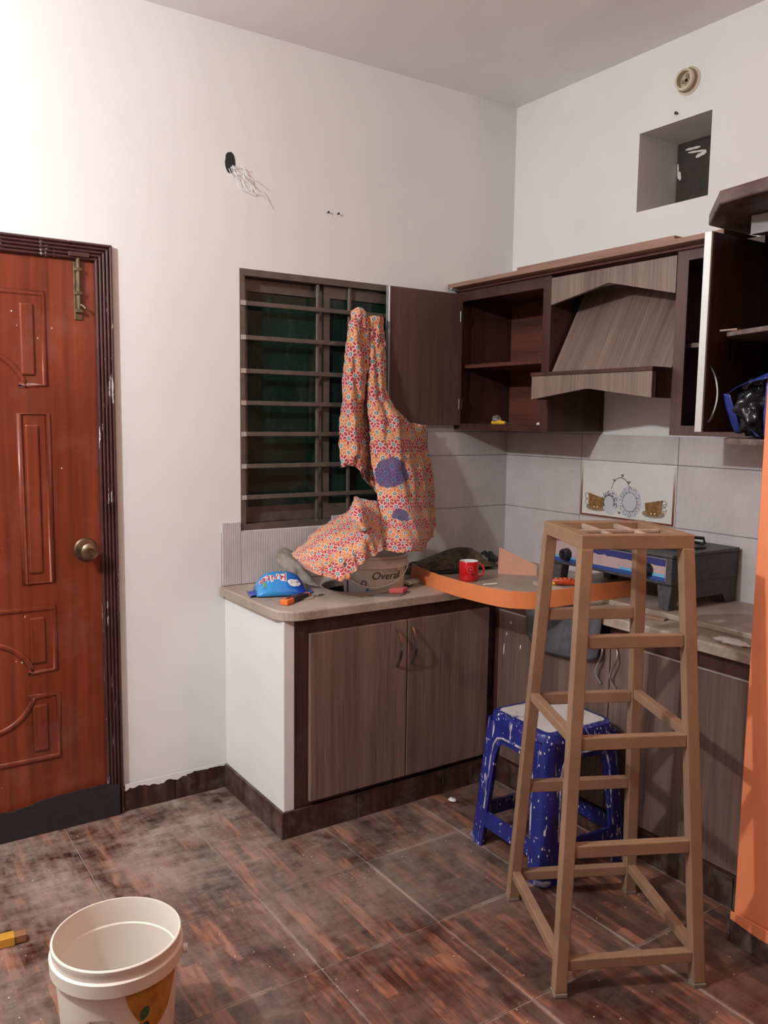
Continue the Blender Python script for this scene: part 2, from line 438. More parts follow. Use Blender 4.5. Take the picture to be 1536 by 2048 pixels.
# wall tiles ----------------------------------------------------
def wall_tiles():
    zr = [(TOP, 1.0785), (1.0805, 1.3225), (1.3245, 1.434)]
    cache = {}
    def mesh(w, h, ax, mat):
        k = (round(w, 4), round(h, 4), ax, mat.name)
        if k not in cache:
            b = BM()
            if ax == 'x': box(b, -w/2, w/2, -.004, .004, -h/2, h/2, .0012, 1)
            else: box(b, -.004, .004, -w/2, w/2, -h/2, h/2, .0012, 1)
            m = bpy.data.meshes.new('tile'); b.to_mesh(m); b.free(); m.materials.append(mat); cache[k] = m
        return cache[k]
    # back wall: tiles from the corner leftwards
    for r, (z0, z1) in enumerate(zr):
        xs = [0, -.49, -.985, -1.481]
        for a, b in zip(xs, xs[1:]):
            x1, x0 = a-.0012, b+.0012
            if r == 0:
                segs = [(x0, x1, z0, min(z1, 1.0355 if b > -1.6 and a > -1.40 and a < -.5 else z1))]
                if a <= -.5: segs = [(x0, x1, z0, 1.0355)]
                if b < -1.40: segs = [(x0, WX0-.004, z0, 1.075), (WX0-.002, x1, z0, 1.0355)]
            else:
                if b < WX1-.0: x0 = max(x0, WX1+.002)
                if x0 >= x1: continue
                segs = [(x0, x1, z0, z1)]
            for (p, q, s, e) in segs:
                piece('tile', mesh(q-p, e-s, 'x', M['tile']), wall_back, ((p+q)/2, -.0045, (s+e)/2))
    ys = [0, -.49, -.989, -1.488, PY]
    printed = None
    for r, (z0, z1) in enumerate(zr):
        for k, (a, b) in enumerate(zip(ys, ys[1:])):
            y1, y0 = a-.0012, b+.0012
            pr = (r == 1 and k == 1)
            o = piece('tile', mesh(y1-y0, z1-z0, 'y', M['tile_plain'] if pr else M['tile']), wall_right, (-.0045, (y0+y1)/2, (z0+z1)/2))
            if pr: printed = o; o['label'] = 'printed tile with two brown cups and scrolled plates'
    return printed
printed = wall_tiles()
bm = BM(); box(bm, -.0035, .0, PY, 0, TOP, 1.434); obj('joint_bed', bm, M['joint'], wall_right)
bm = BM(); box(bm, -1.481, 0, -.0035, 0, TOP, 1.036); box(bm, WX1, 0, -.0035, 0, 1.036, 1.434); obj('joint_bed', bm, M['joint'], wall_back)

# print on the picture tile: all flat, on the tile face (x = -.0085)
def decals(parent):
    XF = -.0087
    def flat(name, pts, mat, d=0.0):
        bm = BM(); prism(bm, pts, 'x', XF-d-.0004, XF-d+.0003); return obj(name, bm, mat, parent)
    brown = NT('tile_border_brown'); z = brown.sepxyz(brown.pos())[2]
    brown.col(brown.ramp(brown.maprange(z, 1.09, 1.30), [(0, (.16, .055, .035)), (.55, (.24, .12, .085)), (1, (.62, .56, .52))])); brown.rough(.3)
    flat('border', [(-.495, 1.083), (-.505, 1.083), (-.505, 1.318), (-.495, 1.318)], brown.m)
    flat('border', [(-.974, 1.083), (-.984, 1.083), (-.984, 1.318), (-.974, 1.318)], brown.m)
    flat('border', [(-.505, 1.083), (-.974, 1.083), (-.974, 1.091), (-.505, 1.091)], brown.m)
    cup = plain('cup_print_tan', (.25, .13, .05), .3, var=.5, vscale=60); sauc = plain('saucer_print_grey', (.30, .23, .17), .3, var=.3, vscale=60)
    plate = plain('plate_print_pale_blue', (.55, .55, .58), .28, var=.05); ink = plain('scroll_print_ink', (.05, .045, .05), .35)
    gold = plain('cup_print_gold', (.80, .60, .25), .3)
    def ell(cy, cz, ry, rz, n=28, a0=0, a1=360): return [(cy+ry*math.cos(math.radians(a0+(a1-a0)*i/n)), cz+rz*math.sin(math.radians(a0+(a1-a0)*i/n))) for i in range(n)]
    def line(pts, r, mat=ink):
        bm = BM(); tube(bm, [(XF-.0006, y, z) for y, z in pts], r, 6, flat=1)
        for q in bm.verts: q.co.x = XF-.0006+(q.co.x-XF+.0006)*.15
        obj('scroll', bm, mat, parent)
    for cy, s in ((-.585, 1), (-.885, -1)):     # cups lean outwards
        flat('saucer', ell(cy, 1.122, .056, .016), sauc, .0001)
        flat('cup', [(cy+s*.043, 1.182), (cy-s*.044, 1.164), (cy-s*.036, 1.125), (cy-s*.018, 1.115), (cy+s*.022, 1.115), (cy+s*.040, 1.130)], cup, .0005)
        for oz in (1.168, 1.142): line([(y, z) for y, z in ell(cy+s*.052, oz, .010, .012, 14)]+[(cy+s*.062, oz)], .0016, sauc)
        for oy in (-.008, .010): flat('dot', ell(cy+oy, 1.124, .004, .004, 10), gold, .0009)
    flat('plate', ell(-.665, 1.150, .046, .052), plate, .0002)
    flat('plate', ell(-.765, 1.160, .058, .066), plate, .0003)
    flat('plate', ell(-.712, 1.195, .050, .060), M['tile_plain'], .0001)
    line(ell(-.715, 1.190, .050, .068, 20, 15, 165), .0014)
    line(ell(-.655, 1.150, .028, .030, 22, -40, 220), .0022)
    line(ell(-.765, 1.160, .036, .040, 30), .0016)
    for k in range(12):
        a = 2*PI*k/12; cy, cz = -.765+.047*math.cos(a), 1.160+.052*math.sin(a)
        line(ell(cy, cz, .008, .009, 12, 90*k, 90*k+300), .0013)
    for k in range(7):
        a = math.radians(-20+k*36); cy, cz = -.655+.038*math.cos(a), 1.150+.040*math.sin(a)
        line(ell(cy, cz, .006, .008, 12, 60*k, 60*k+300), .0019)
    for cy, cz in ((-.722, 1.262), (-.757, 1.236), (-.680, 1.240), (-.712, 1.106)):
        for da in (-40, 0, 40):
            a = math.radians(90+da); line([(cy, cz), (cy+.007*math.cos(a), cz+.007*math.sin(a)), (cy+.014*math.cos(a), cz+.012*math.sin(a))], .0016)
decals(printed)

# skirting ------------------------------------------------------
def skirting(name, p0, p1, nrm, z1=.098, th=.011, step=.2, start=0.0, mat=None):
    """row of separate dark tiles from p0 to p1 (x,y)"""
    root = sempty(name, (p0[0], p0[1], 0)); a = Vector(p0); b = Vector(p1); L = (b-a).length; d = (b-a)/L; n = Vector(nrm)
    cuts = [0.0]; s = start or step
    while s < L-.03: cuts.append(s); s += step
    cuts.append(L)
    for s0, s1 in zip(cuts, cuts[1:]):
        bm = BM(); q0 = a+d*(s0+.0012); q1 = a+d*(s1-.0012)
        xs = [q0.x, q1.x, q0.x+n.x*th, q1.x+n.x*th]; ys = [q0.y, q1.y, q0.y+n.y*th, q1.y+n.y*th]
        box(bm, min(xs), max(xs), min(ys), max(ys), 0, z1, .0015, 1)
        obj('tile', bm, mat or M['skirt'], root)
    return root
skirting('baseboard_back', (DX1, 0), (-1.468, 0), (0, -1), .098, .012, .21, .20)
skirting('baseboard_cheek', (-1.468, -.012), (-1.468, -.524), (-1, 0), .098, .012, .40, .36)
skirting('baseboard_cabinet', (-1.468, -.512), (-.505, -.512), (0, -1), .098, .012, .40, .30)
skirting('baseboard_side_cabinet', (-.493, -.512), (-.493, PY), (-1, 0), .10, .012, .40, .33)
bb = skirting('baseboard_partition', (PX, PY), (PX, YF), (-1, 0), .085, .014, .40, .33)
bm = BM(); box(bm, PX-.014, PX+.13, PY, PY+.013, 0, .085, .0015, 1); obj('tile', bm, M['skirt'], bb)
# ragged paint edge over the skirting by the door and a smear over the partition skirting
def ragged(name, x0, x1, y, zb, zt, mat, seed, amp, n=26, parent=None, th=.0022):
    rnd = random.Random(seed); bm = BM()
    pts = [(x0, zt), (x1, zt)]
    for i in range(n+1):
        f = i/n; pts.append((x1+(x0-x1)*f, zb+amp*(noise.noise((f*6+seed, 3.3, 0))*.6+noise.noise((f*17+seed, 1.3, 0))*.3)))
    prism(bm, pts, 'y', y-th, y); return obj(name, bm, mat, parent)
ragged('paint_edge', DX1+.004, -1.64, -.0119, .083, .106, M['wall'], 3, .030, parent=wall_back)
ragged('paint_edge', -1.64, -1.47, -.0119, .094, .106, M['wall'], 5, .012, parent=wall_back)

bm = BM(); pts = [(PY-.0, .094), (YF, .094)]
for i in range(61):
    y = YF+(PY-YF)*i/60; pts.append((y, .074-.02*max(0, math.sin((PY-y)*7))*(1 if y > -2.4 else .3)+.010*noise.noise((y*7, 0, 0))))
prism(bm, pts, 'x', PX-.0165, PX-.013); obj('paint_edge', bm, M['orange'], wall_part)
# ---------------------------------------------------------------- door
door = sempty('door_1', (DX0, 0, 0)); door['label'] = 'red-brown panelled door in a maroon fluted frame'
def flute_profile(w, d, n=5):
    """cross-section across the architrave: u in 0..w, v = depth"""
    pts = [(0, 0), (0, d*.7)]
    s = w/n
    for k in range(n):
        for q in range(1, 5):
            a = PI*q/5; pts.append((k*s+s*(q/5), d*.72+d*.30*math.sin(a)))
        if k < n-1: pts.append(((k+1)*s, d*.66))
    pts += [(w, d*.7), (w, 0)]
    return pts
def architrave(parent):
    wd = .062; prof = flute_profile(wd, .022, 5)
    bm = BM()
    # up the right side, across the top with a mitre, down the left side
    def ring(x, z, sx, sz):
        return [bm.verts.new((x-sx*u, -vv, z-sz*u)) for u, vv in prof]
    rings = [ring(DX1, 0.0, 1, 0), ring(DX1, DZ, 1, 1), ring(DX0, DZ, -1, 1), ring(DX0, 0, -1, 0)]
    fs = []
    for A, B in zip(rings, rings[1:]):
        for i in range(len(A)-1): fs.append(bm.faces.new((A[i], A[i+1], B[i+1], B[i])))
        fs.append(bm.faces.new((A[-1], A[0], B[0], B[-1])))
    fs.append(bm.faces.new(rings[0])); fs.append(bm.faces.new(rings[-1]))
    bmesh.ops.recalc_face_normals(bm, faces=fs)
    obj('architrave', bm, M['frame'], parent)
    bm = BM()   # jamb lining
    box(bm, DX1-.030, DX1, 0, .10, 0, DZ); box(bm, DX0, DX0+.030, 0, .10, 0, DZ); box(bm, DX0+.03, DX1-.03, 0, .10, DZ-.03, DZ)
    obj('jamb', bm, M['frame'], parent)
architrave(door)
LX0, LX1, LZ0, LZ1 = DX0+.033, DX1-.033, .012, DZ-.034
bm = BM(); box(bm, LX0, LX1, -.004, .034, LZ0, LZ1, .002, 1)
leaf = obj('door_leaf', bm, M['door'], door)
cxd = (LX0+LX1)/2
def panel(name, pts):
    bm = BM(); path = [(x, -.0045, z) for x, z in pts]
    tube(bm, path, .010, 8, closed=True, flat=.55, upv=(0, 1, 0)); obj('moulding', bm, M['door'], leaf, smooth=True, auto=0)
def field(x0, x1, z0, z1):
    for q in ((x0, x1), (2*cxd-x1, 2*cxd-x0)):
        bm = BM(); box(bm, q[0], q[1], -.011, .0, z0, z1, .006, 2); obj('field', bm, M['door'], leaf)
def mirror(l): return [(2*cxd-x, z) for x, z in l][::-1]
R_ = -2.118
a = [(R_, 1.895), (R_, 1.588), (-2.205, 1.588)]+arc(cxd, 1.53, .170, 18, 90, 9)
panel('top', a+mirror(a)[1:])
for s in (0, 1):
    b = [(-2.205, 1.49), (R_+.004, 1.49), (R_+.004, .905), (-2.205, .905)]
    panel('mid', b if not s else mirror(b))
a = [(R_+.006, .815), (R_+.006, .59), (-2.205, .59)]+arc(cxd, .545, .160, 16, 90, 9)
panel('low', a+mirror(a)[1:])
a = [(R_+.010, .27), (R_+.010, .50), (-2.205, .50)]+arc(cxd, .545, .160, -16, -90, 9)
panel('foot', a+mirror(a)[1:])
field(-2.190, -2.145, .940, 1.455); field(-2.195, -2.150, 1.62, 1.86); field(-2.195, -2.145, .62, .785); field(-2.195, -2.145, .30, .47)
# knob and rose
kn = obj('rose', (lambda b: (lathe(b, [(.001, -.004), (.036, -.005), (.041, -.009), (.036, -.015), (.024, -.018), (.001, -.019)], (-2.000, 0, 1.012), 28, 'y'), b)[1])(BM()), M['brass'], leaf, smooth=True)
bm = BM(); lathe(bm, [(.012, -.018), (.012, -.035), (.024, -.042), (.031, -.055), (.030, -.068), (.020, -.077), (.012, -.078), (.011, -.075), (.001, -.075)], (-2.000, 0, 1.012), 28, 'y'); obj('knob', bm, M['brass'], leaf, smooth=True)
# tower bolt with keep
bm = BM(); box(bm, -2.016, -1.988, -.009, -.003, 1.815, 2.012, .002, 1); bolt = obj('bolt_plate', bm, M['bolt'], leaf)
bm = BM(); tube(bm, [(-2.002, -.015, 1.84), (-2.002, -.015, 2.028)], .0075, 10); tube(bm, [(-2.002, -.015, 1.868), (-1.990, -.026, 1.862), (-1.984, -.032, 1.852)], .004, 8)
for z in (1.845, 1.905, 1.985): box(bm, -2.014, -1.990, -.024, -.008, z-.006, z+.006, .002, 1)
obj('bolt_rod', bm, M['bolt'], leaf, smooth=True)
bm = BM(); box(bm, -2.035, -1.965, -.030, -.020, 2.026, 2.042, .002, 1); obj('bolt_keep', bm, M['frame'], door)
# torn black rubber sheet at the foot of the door
bm = BM(); pts = [(DX0-.0, .0), (-1.905, .0), (-1.905, .118), (-1.93, .124)]
for i in range(40):
    f = i/39; x = -1.95+(DX0+1.95)*f
    pts.append((x, .130+(-.022 if x < -2.15 else 0)*min(1, (-2.15-x)/.12 if x < -2.15 else 0)+.010*noise.noise((x*9, .2, 1))+.005*noise.noise((x*31, .2, 1))))
prism(bm, pts, 'y', -.0275, -.0235); rub = obj('rubber_sheet', bm, M['black_rubber'], door)
rub['label'] = 'torn black rubber sheet along the door foot'

# ---------------------------------------------------------------- window
win = sempty('window_1', (WX0, 0, WZ0)); win['label'] = 'dark window with bronze frame and horizontal security bars'
def wbox(name, x0, x1, y0, y1, z0, z1, mat, bev=.0015, parent=None):
    bm = BM(); box(bm, x0, x1, y0, y1, z0, z1, bev, 1); return obj(name, bm, mat, parent or win)
bm = BM()
box(bm, WX0, WX0+.022, .0, .09, WZ0, WZ1); box(bm, WX1-.022, WX1, .0, .09, WZ0, WZ1)
box(bm, WX0+.022, WX1-.022, .0, .09, WZ1-.026, WZ1); box(bm, WX0+.022, WX1-.022, .0, .09, WZ0, WZ0+.024)
obj('window_frame', bm, M['winframe'], win)
def sash(x0, x1, y, st, bt, tp, name='sash'):
    bm = BM(); z0, z1 = WZ0+.026, WZ1-.028
    box(bm, x0, x0+st, y, y+.024, z0, z1); box(bm, x1-st, x1, y, y+.024, z0, z1)
    box(bm, x0+st, x1-st, y, y+.024, z0, z0+bt); box(bm, x0+st, x1-st, y, y+.024, z1-tp, z1)
    s = obj(name, bm, M['winframe'], win)
    bm = BM(); box(bm, x0+st, x1-st, y+.009, y+.014, z0+bt, z1-tp); obj('pane', bm, M['glass'], s)
sash(WX0+.024, -.985, .050, .030, .062, .048)
sash(-1.012, WX1-.024, .024, .030, .062, .048)
# security grille, then a board painted dark for the night
for z in (1.928, 1.797, 1.668, 1.544, 1.422, 1.295, 1.171):
    bm = BM(); box(bm, WX0+.004, WX1-.004, -.004, .008, z-.009, z+.009, .002, 1); b_ = obj('bar', bm, M['winframe'], win)
    bm = BM(); box(bm, WX0+.003, WX0+.024, -.0055, -.003, z-.009, z+.009); obj('tab', bm, plain('paint_speckled_tab', (.42, .37, .33), .5), b_)
for x in (-1.045, -.893):
    bm = BM(); box(bm, x-.007, x+.007, .009, .021, WZ0+.02, WZ1-.02, .002, 1); obj('upright', bm, M['winframe'], win)
wbox('night_board', WX0-.05, WX1+.05, .25, .26, WZ0-.05, WZ1+.05, plain('night_dark_outside', (.01, .014, .012), .8))  # unseen black board added to stand for the dark night outside

# ================================================================ small things on the walls
wh = thing('wire_hole', 'ragged cable hole with loose pale wires above the window', 'wire hole', (-1.432, 0, 2.432))
bm = BM(); pts = [(-1.432+(.026+.006*noise.noise((k*.9, 1, 2)))*math.cos(k*PI/9)*(.8), 2.440+(.040+.008*noise.noise((k*.7, 4, 2)))*math.sin(k*PI/9)) for k in range(18)]
prism(bm, pts, 'y', -.0015, .001); obj('hole_shade', bm, M['grey_dark'], wh)  # flat dark disc on the wall paints the shade inside the hole
rnd = random.Random(4)
for k in range(7):
    p = Vector((-1.432+rnd.uniform(-.012, .012), -.002, 2.425+rnd.uniform(-.01, .01))); pts = [p.copy()]
    for s in range(5):
        p = p+Vector((rnd.uniform(.000, .030), rnd.uniform(-.012, .004), rnd.uniform(-.032, .012))); p.y = min(p.y, -.003); pts.append(p.copy())
    bm = BM(); tube(bm, pts, .0014, 6); obj('wire', bm, M['wall'], wh)
bm = BM(); tube(bm, [(-1.42, -.004, 2.42), (-1.385, -.010, 2.43), (-1.365, -.012, 2.40), (-1.392, -.010, 2.375), (-1.365, -.008, 2.352), (-1.32, -.006, 2.345), (-1.28, -.005, 2.325), (-1.255, -.004, 2.295)], .0013, 6); obj('wire', bm, M['wall'], wh)
for x, z, lab in ((-1.009, 2.318, 'left one of two small nails in the wall above the window'), (-.962, 2.319, 'right one of two small nails in the wall above the window')):
    bm = BM(); lathe(bm, [(.001, -.012), (.0045, -.011), (.0045, -.009), (.002, -.0085), (.002, .002)], (x, 0, z), 10, 'y')
    tag(obj('nail', bm, M['black'], None, True), lab, 'nail', 'wall nails')
bm = BM(); lathe(bm, [(.001, -.014), (.006, -.012), (.006, -.009), (.0025, -.008), (.0025, .002)], (0, -.900, 2.654), 10, 'x')
tag(obj('nail', bm, M['black'], None, True), 'small dark nail just above the square vent opening', 'nail', 'wall nails')
pp = thing('pipe_stub', 'round cream pipe end sticking out high on the right wall', 'pipe', (0, -.945, 2.757))
cream = plain('cream_pvc', (.60, .52, .38), .45, var=.15)
bm = BM(); lathe(bm, [(.050, .001), (.050, -.004), (.040, -.006), (.040, -.028), (.038, -.034), (.030, -.034), (.030, -.010), (.001, -.010)], (0, -.945, 2.757), 32, 'x'); obj('collar', bm, cream, pp, True)
bm = BM(); lathe(bm, [(.041, -.012), (.0425, -.014), (.0425, -.019), (.041, -.021)], (0, -.945, 2.757), 32, 'x'); obj('ring', bm, plain('brown_sealant', (.22, .15, .08), .6), pp, True)
bm = BM(); box(bm, -.016, -.011, -.968, -.922, 2.750, 2.764, .002, 1); box(bm, -.016, -.011, -.952, -.938, 2.735, 2.78, .002, 1); obj('cross_web', bm, plain('dirty_pvc', (.28, .22, .14), .6), pp)

# lamps that light the room (out of frame): bulb on a wall holder
def wall_bulb(name, base, tip, label, col):
    t = thing(name, label, 'lamp', base)
    b, e = Vector(base), Vector(tip); d = (e-b).normalized()
    bm = BM(); tube(bm, [b, b+d*.03], .045, 20); tube(bm, [b+d*.03, b+d*.075], .02, 16); obj('holder', bm, M['white_plastic'], t, True)
    bm = BM(); pts = []; rad = []
    L = (e-b).length-.075-.05
    for k in range(9):
        f = k/8; pts.append(b+d*(.075+L*f)); rad.append(.014+.022*math.sin(PI*min(1, f*.85+.1)))
    tube(bm, pts, rad, 16)
    m = NT(name+'_glow'); m.col((.9, .88, .84)); m.b.inputs['Emission Color'].default_value = (*col, 1); m.b.inputs['Emission Strength'].default_value = 6
    obj('bulb', bm, m.m, t, True)
wall_bulb('hanging_bulb', (L1[0], L1[1], L1[2]+.26), L1, 'bright white bulb hanging from the ceiling at left', (1, .95, .9))
hb = bpy.data.objects['hanging_bulb']; bm = BM(); tube(bm, [(L1[0], L1[1], H), (L1[0], L1[1], L1[2]+.25)], .004, 8); obj('flex', bm, M['black'], hb)
wall_bulb('wall_bulb', (PX, L2[1], L2[2]), L2, 'warm bulb in a holder on the orange partition', (1, .8, .6))

# ================================================================ BASE CABINETS AND WORKTOP
def bow_handle(parent, p0, p1, out, mat=None, name='handle', bulge=.028, wdt=.011):
    """flat bow handle between two points, bulging along out"""
    p0, p1, out = Vector(p0), Vector(p1), Vector(out); pts = []
    for k in range(13):
        f = k/12; s = math.sin(PI*f)**.8
        pts.append(p0.lerp(p1, f)+out*(.003+bulge*s))
    side = (p1-p0).normalized().cross(out).normalized()
    bm = BM(); tube(bm, pts, .004, rect=(wdt, .005), upv=tuple(out))
    for q in (p0, p1): tube(bm, [q, q+out*.006], .0055, 10)
    return obj(name, bm, mat or M['steel'], parent, True)

cab = thing('base_cabinet', 'base cabinet with two taupe wood-grain doors under the sink counter', 'cabinet', (-.98, -.50, 0))
bm = BM()
box(bm, -1.425, -.5, -.512, -.494, .10, .788)           # face frame sheet
box(bm, -1.425, -1.405, -.494, -.02, .10, .788); box(bm, -1.405, -.5, -.494, -.02, .10, .118)
obj('carcass', bm, M['wenge_dusty'], cab)
for x0, x1, hx in ((-1.372, -.955, -1.003), (-.951, -.548, -.935)):
    bm = BM(); box(bm, x0, x1, -.531, -.513, .118, .735, .0025, 2); d = obj('door', bm, M['taupe_v'], cab)
    bow_handle(d, (hx, -.531, .705), (hx, -.531, .565), (0, -1, 0))
cab2 = thing('base_cabinet', 'base cabinet under the gas stove with wood-grain doors and wavy handles', 'cabinet', (-.49, -1.1, 0))
bm = BM(); box(bm, -.505, -.487, PY+.002, -.513, .102, .788); box(bm, -.487, -.02, PY+.002, PY+.02, .102, .788); box(bm, -.487, -.02, PY+.02, -.513, .102, .118)
obj('carcass', bm, M['wenge_v'], cab2)
for y0, y1, hy in ((-1.138, -.562, -1.105), (-1.715, -1.142, -1.172)):
    bm = BM(); box(bm, -.524, -.506, y0, y1, .125, .732, .0025, 2); d = obj('door', bm, M['taupe_shaded'], cab2)
    pts = []
    for k in range(15):
        f = k/14; pts.append((-.524-.004-.020*math.sin(PI*f), hy-.012*math.sin(2*PI*f), .712-.135*f))
    bm = BM(); tube(bm, pts, .0042, 8, flat=.6); tube(bm, [(-.522, hy, .712), (-.530, hy, .712)], .006, 8); tube(bm, [(-.522, hy, .577), (-.530, hy, .577)], .006, 8)
    obj('handle', bm, M['steel'], d, True)
    bm = BM(); box(bm, -.5255, -.5235, y0+.001, y1-.001, .7295, .7335); obj('edge_band', bm, M['alu'], d)
# white paint runs on the corner door
for k, (y, z, l) in enumerate([(-.635, .69, .012), (-.612, .64, .014), (-.693, .605, .018), (-.598, .575, .045)]):
    bm = BM(); tube(bm, [(-.5245, y, z+l/2), (-.5255, y, z), (-.5245, y+.002, z-l/2)], [.0015, .003, .001], 6); obj('paint_run', bm, M['white_paint'], cab2)

# worktop: one L-shaped slab with a sink cut-out
SX, SY = -.955, -.250
HX, HY = .190, .166
def worktop():
    out = [(0, -.0085), (0, PY+.003), (-.548, PY+.003), (-.548, -.60)]+arc(-.598, -.595, .05, 0, 90, 4)[1:] + [(-.70, -.545)]
    out += arc(-1.405, -.46, .085, 270, 180, 7)+[(-1.492, -.35), (-1.492, -.0085)]
    hole = [(SX+HX*math.cos(2*PI*k/40), SY+HY*math.sin(2*PI*k/40)) for k in range(40)]
    bm = BM(); es = []
    for loop in (out, hole):
        vs = [bm.verts.new((x, y, TOP)) for x, y in loop]
        for i in range(len(vs)): es.append(bm.edges.new((vs[i], vs[(i+1) % len(vs)])))
    r = bmesh.ops.triangle_fill(bm, edges=es, use_beauty=True)
    fs = [g for g in r['geom'] if isinstance(g, bmesh.types.BMFace)]
    inside = [f for f in bm.faces if ((f.calc_center_median().x-SX)/HX)**2+((f.calc_center_median().y-SY)/HY)**2 < .9]
    if inside: bmesh.ops.delete(bm, geom=inside, context='FACES')
    e = bmesh.ops.extrude_face_region(bm, geom=bm.faces[:])
    for v in [g for g in e['geom'] if isinstance(g, bmesh.types.BMVert)]: v.co.z -= .034
    bmesh.ops.recalc_face_normals(bm, faces=bm.faces[:])
    sharp = [q for q in bm.edges if len(q.link_faces) == 2 and q.calc_face_angle(0) > .9 and abs(q.verts[0].co.z-q.verts[1].co.z) < .001 and q.verts[0].co.z > TOP-.001]
    bmesh.ops.bevel(bm, geom=sharp, offset=.007, segments=3, profile=.5, affect='EDGES')
    return tag(obj('worktop', bm, M['stone'], None), 'dusty cream marble worktop running round the corner of the kitchen', 'worktop')
worktop()
sk = thing('sink', 'dark steel sink bowl sunk in the worktop under the window', 'sink', (SX, SY, TOP-.19))
bm = BM(); lathe(bm, [(1.03, -.034), (1.0, -.036), (.99, -.06), (.97, -.16), (.90, -.185), (.12, -.19), (.001, -.19)], (SX, SY, TOP), 40, 'z', HX-.002, HY-.002)
obj('bowl', bm, plain('dark_steel_sink', (.05, .045, .045), .35, .8), sk, True)
bm = BM(); lathe(bm, [(.001, -.186), (.022, -.186), (.026, -.189)], (SX, SY, TOP), 20); obj('drain', bm, M['steel'], sk, True)

# raised loose marble slab under the stove
bm = BM(); prism(bm, [(-.012, -.62), (-.400, -.62), (-.412, -1.722), (-.012, -1.722)], 'z', TOP+.0005, TOP+.020, .003)
tag(obj('marble_slab', bm, M['stone']), 'loose grey marble slab lying under the gas stove', 'slab')

# ================================================================ WALL CABINETS
FX = -.325; CB, CT = 1.445, 2.062
wc = thing('wall_cabinet', 'open wall cabinet in the corner with its door swung against the window', 'cabinet', (0, -.30, CB))
bm = BM()
box(bm, FX, -.004, -.018, -.002, CB, CT); box(bm, FX, -.004, -.600, -.582, CB, CT)
box(bm, FX, -.004, -.582, -.018, CB, CB+.020); box(bm, FX, -.004, -.582, -.018, CT-.030, CT)
obj('carcass', bm, M['wenge_v'], wc)
bm = BM(); box(bm, -.012, -.004, -.582, -.018, CB+.02, CT-.03); obj('back_panel', bm, M['wenge_h'], wc)
bm = BM(); box(bm, FX-.006, FX, -.040, -.001, CB, CT); box(bm, FX-.006, FX, -.600, -.556, CB, CT); box(bm, FX-.006, FX, -.556, -.040, CT-.045, CT); box(bm, FX-.006, FX, -.556, -.040, CB, CB+.026)
obj('face_frame', bm, M['wenge_v'], wc)
bm = BM(); box(bm, FX+.02, -.012, -.582, -.018, 1.722, 1.738); obj('shelf', bm, M['wenge_h'], wc)
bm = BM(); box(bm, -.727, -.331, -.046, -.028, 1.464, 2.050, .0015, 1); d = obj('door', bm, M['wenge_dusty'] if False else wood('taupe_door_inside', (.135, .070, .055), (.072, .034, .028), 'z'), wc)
bm = BM(); box(bm, -.735, -.727, -.049, -.025, 1.464, 2.050, .001, 1); obj('edge_band', bm, M['alu'], d)
for z in (1.56, 1.95):
    bm = BM(); box(bm, -.345, -.322, -.048, -.026, z-.025, z+.025, .002, 1); obj('hinge', bm, M['steel'], d)
bm = BM(); box(bm, -.395, -.335, -.040, -.028, 2.066, 2.073, .001, 1); obj('bracket', bm, M['alu'], wc)

# chimney-style hood cover
hd = thing('hood_cover', 'wood-grain cooker hood cover with sloping chimney panel and gabled valance', 'hood', (0, -.89, 1.57))
ya, yb = -.602, -1.188
bm = BM(); prism(bm, [(ya, 2.05), (yb, 2.05), (yb, 1.925), (-.893, 1.996), (ya, 1.945)], 'x', FX-.008, FX+.008); obj('valance', bm, M['taupe_h'], hd)
# sloping chimney: front, left cheek
bm = BM()
P = [(-.138, ya-.012, 2.044), (-.138, yb+.002, 2.044), (-.331, yb+.002, 1.677), (-.331, ya-.012, 1.677)]
Q = [(p[0]+.015, p[1], p[2]-.012) for p in P]
A = [bm.verts.new(p) for p in P]; B = [bm.verts.new(p) for p in Q]
fs = [bm.faces.new(A), bm.faces.new(B[::-1])]+[bm.faces.new((A[i], B[i], B[(i+1) % 4], A[(i+1) % 4])) for i in range(4)]
bmesh.ops.recalc_face_normals(bm, faces=fs); obj('sloping_panel', bm, wood('taupe_laminate_slope', (.25, .172, .140), (.115, .072, .058), 's', 1.0), hd)
bm = BM(); box(bm, -.012, -.004, yb, ya, 1.672, 2.05); obj('back_panel', bm, M['wenge_v'], hd)
bm = BM(); prism(bm, [(ya-.008, 1.662), (yb, 1.662), (yb, 1.572), (-.895, 1.609), (ya-.008, 1.572)], 'x', -.432, -.416); obj('lower_valance', bm, M['taupe_h'], hd)
bm = BM(); box(bm, -.437, -.325, yb-.004, ya-.004, 1.662, 1.676, .001, 1); obj('ledge', bm, M['wenge_v'], hd)
for q0, q1 in ((yb-.002, yb+.014), (ya-.022, ya-.008)):
    bm = BM(); box(bm, -.416, -.33, q0, q1, 1.572, 1.662); obj('side', bm, M['wenge_v'], hd)
bm = BM(); box(bm, FX, -.012, yb+.014, ya-.022, 1.648, 1.660); obj('soffit', bm, M['wenge_v'], hd)

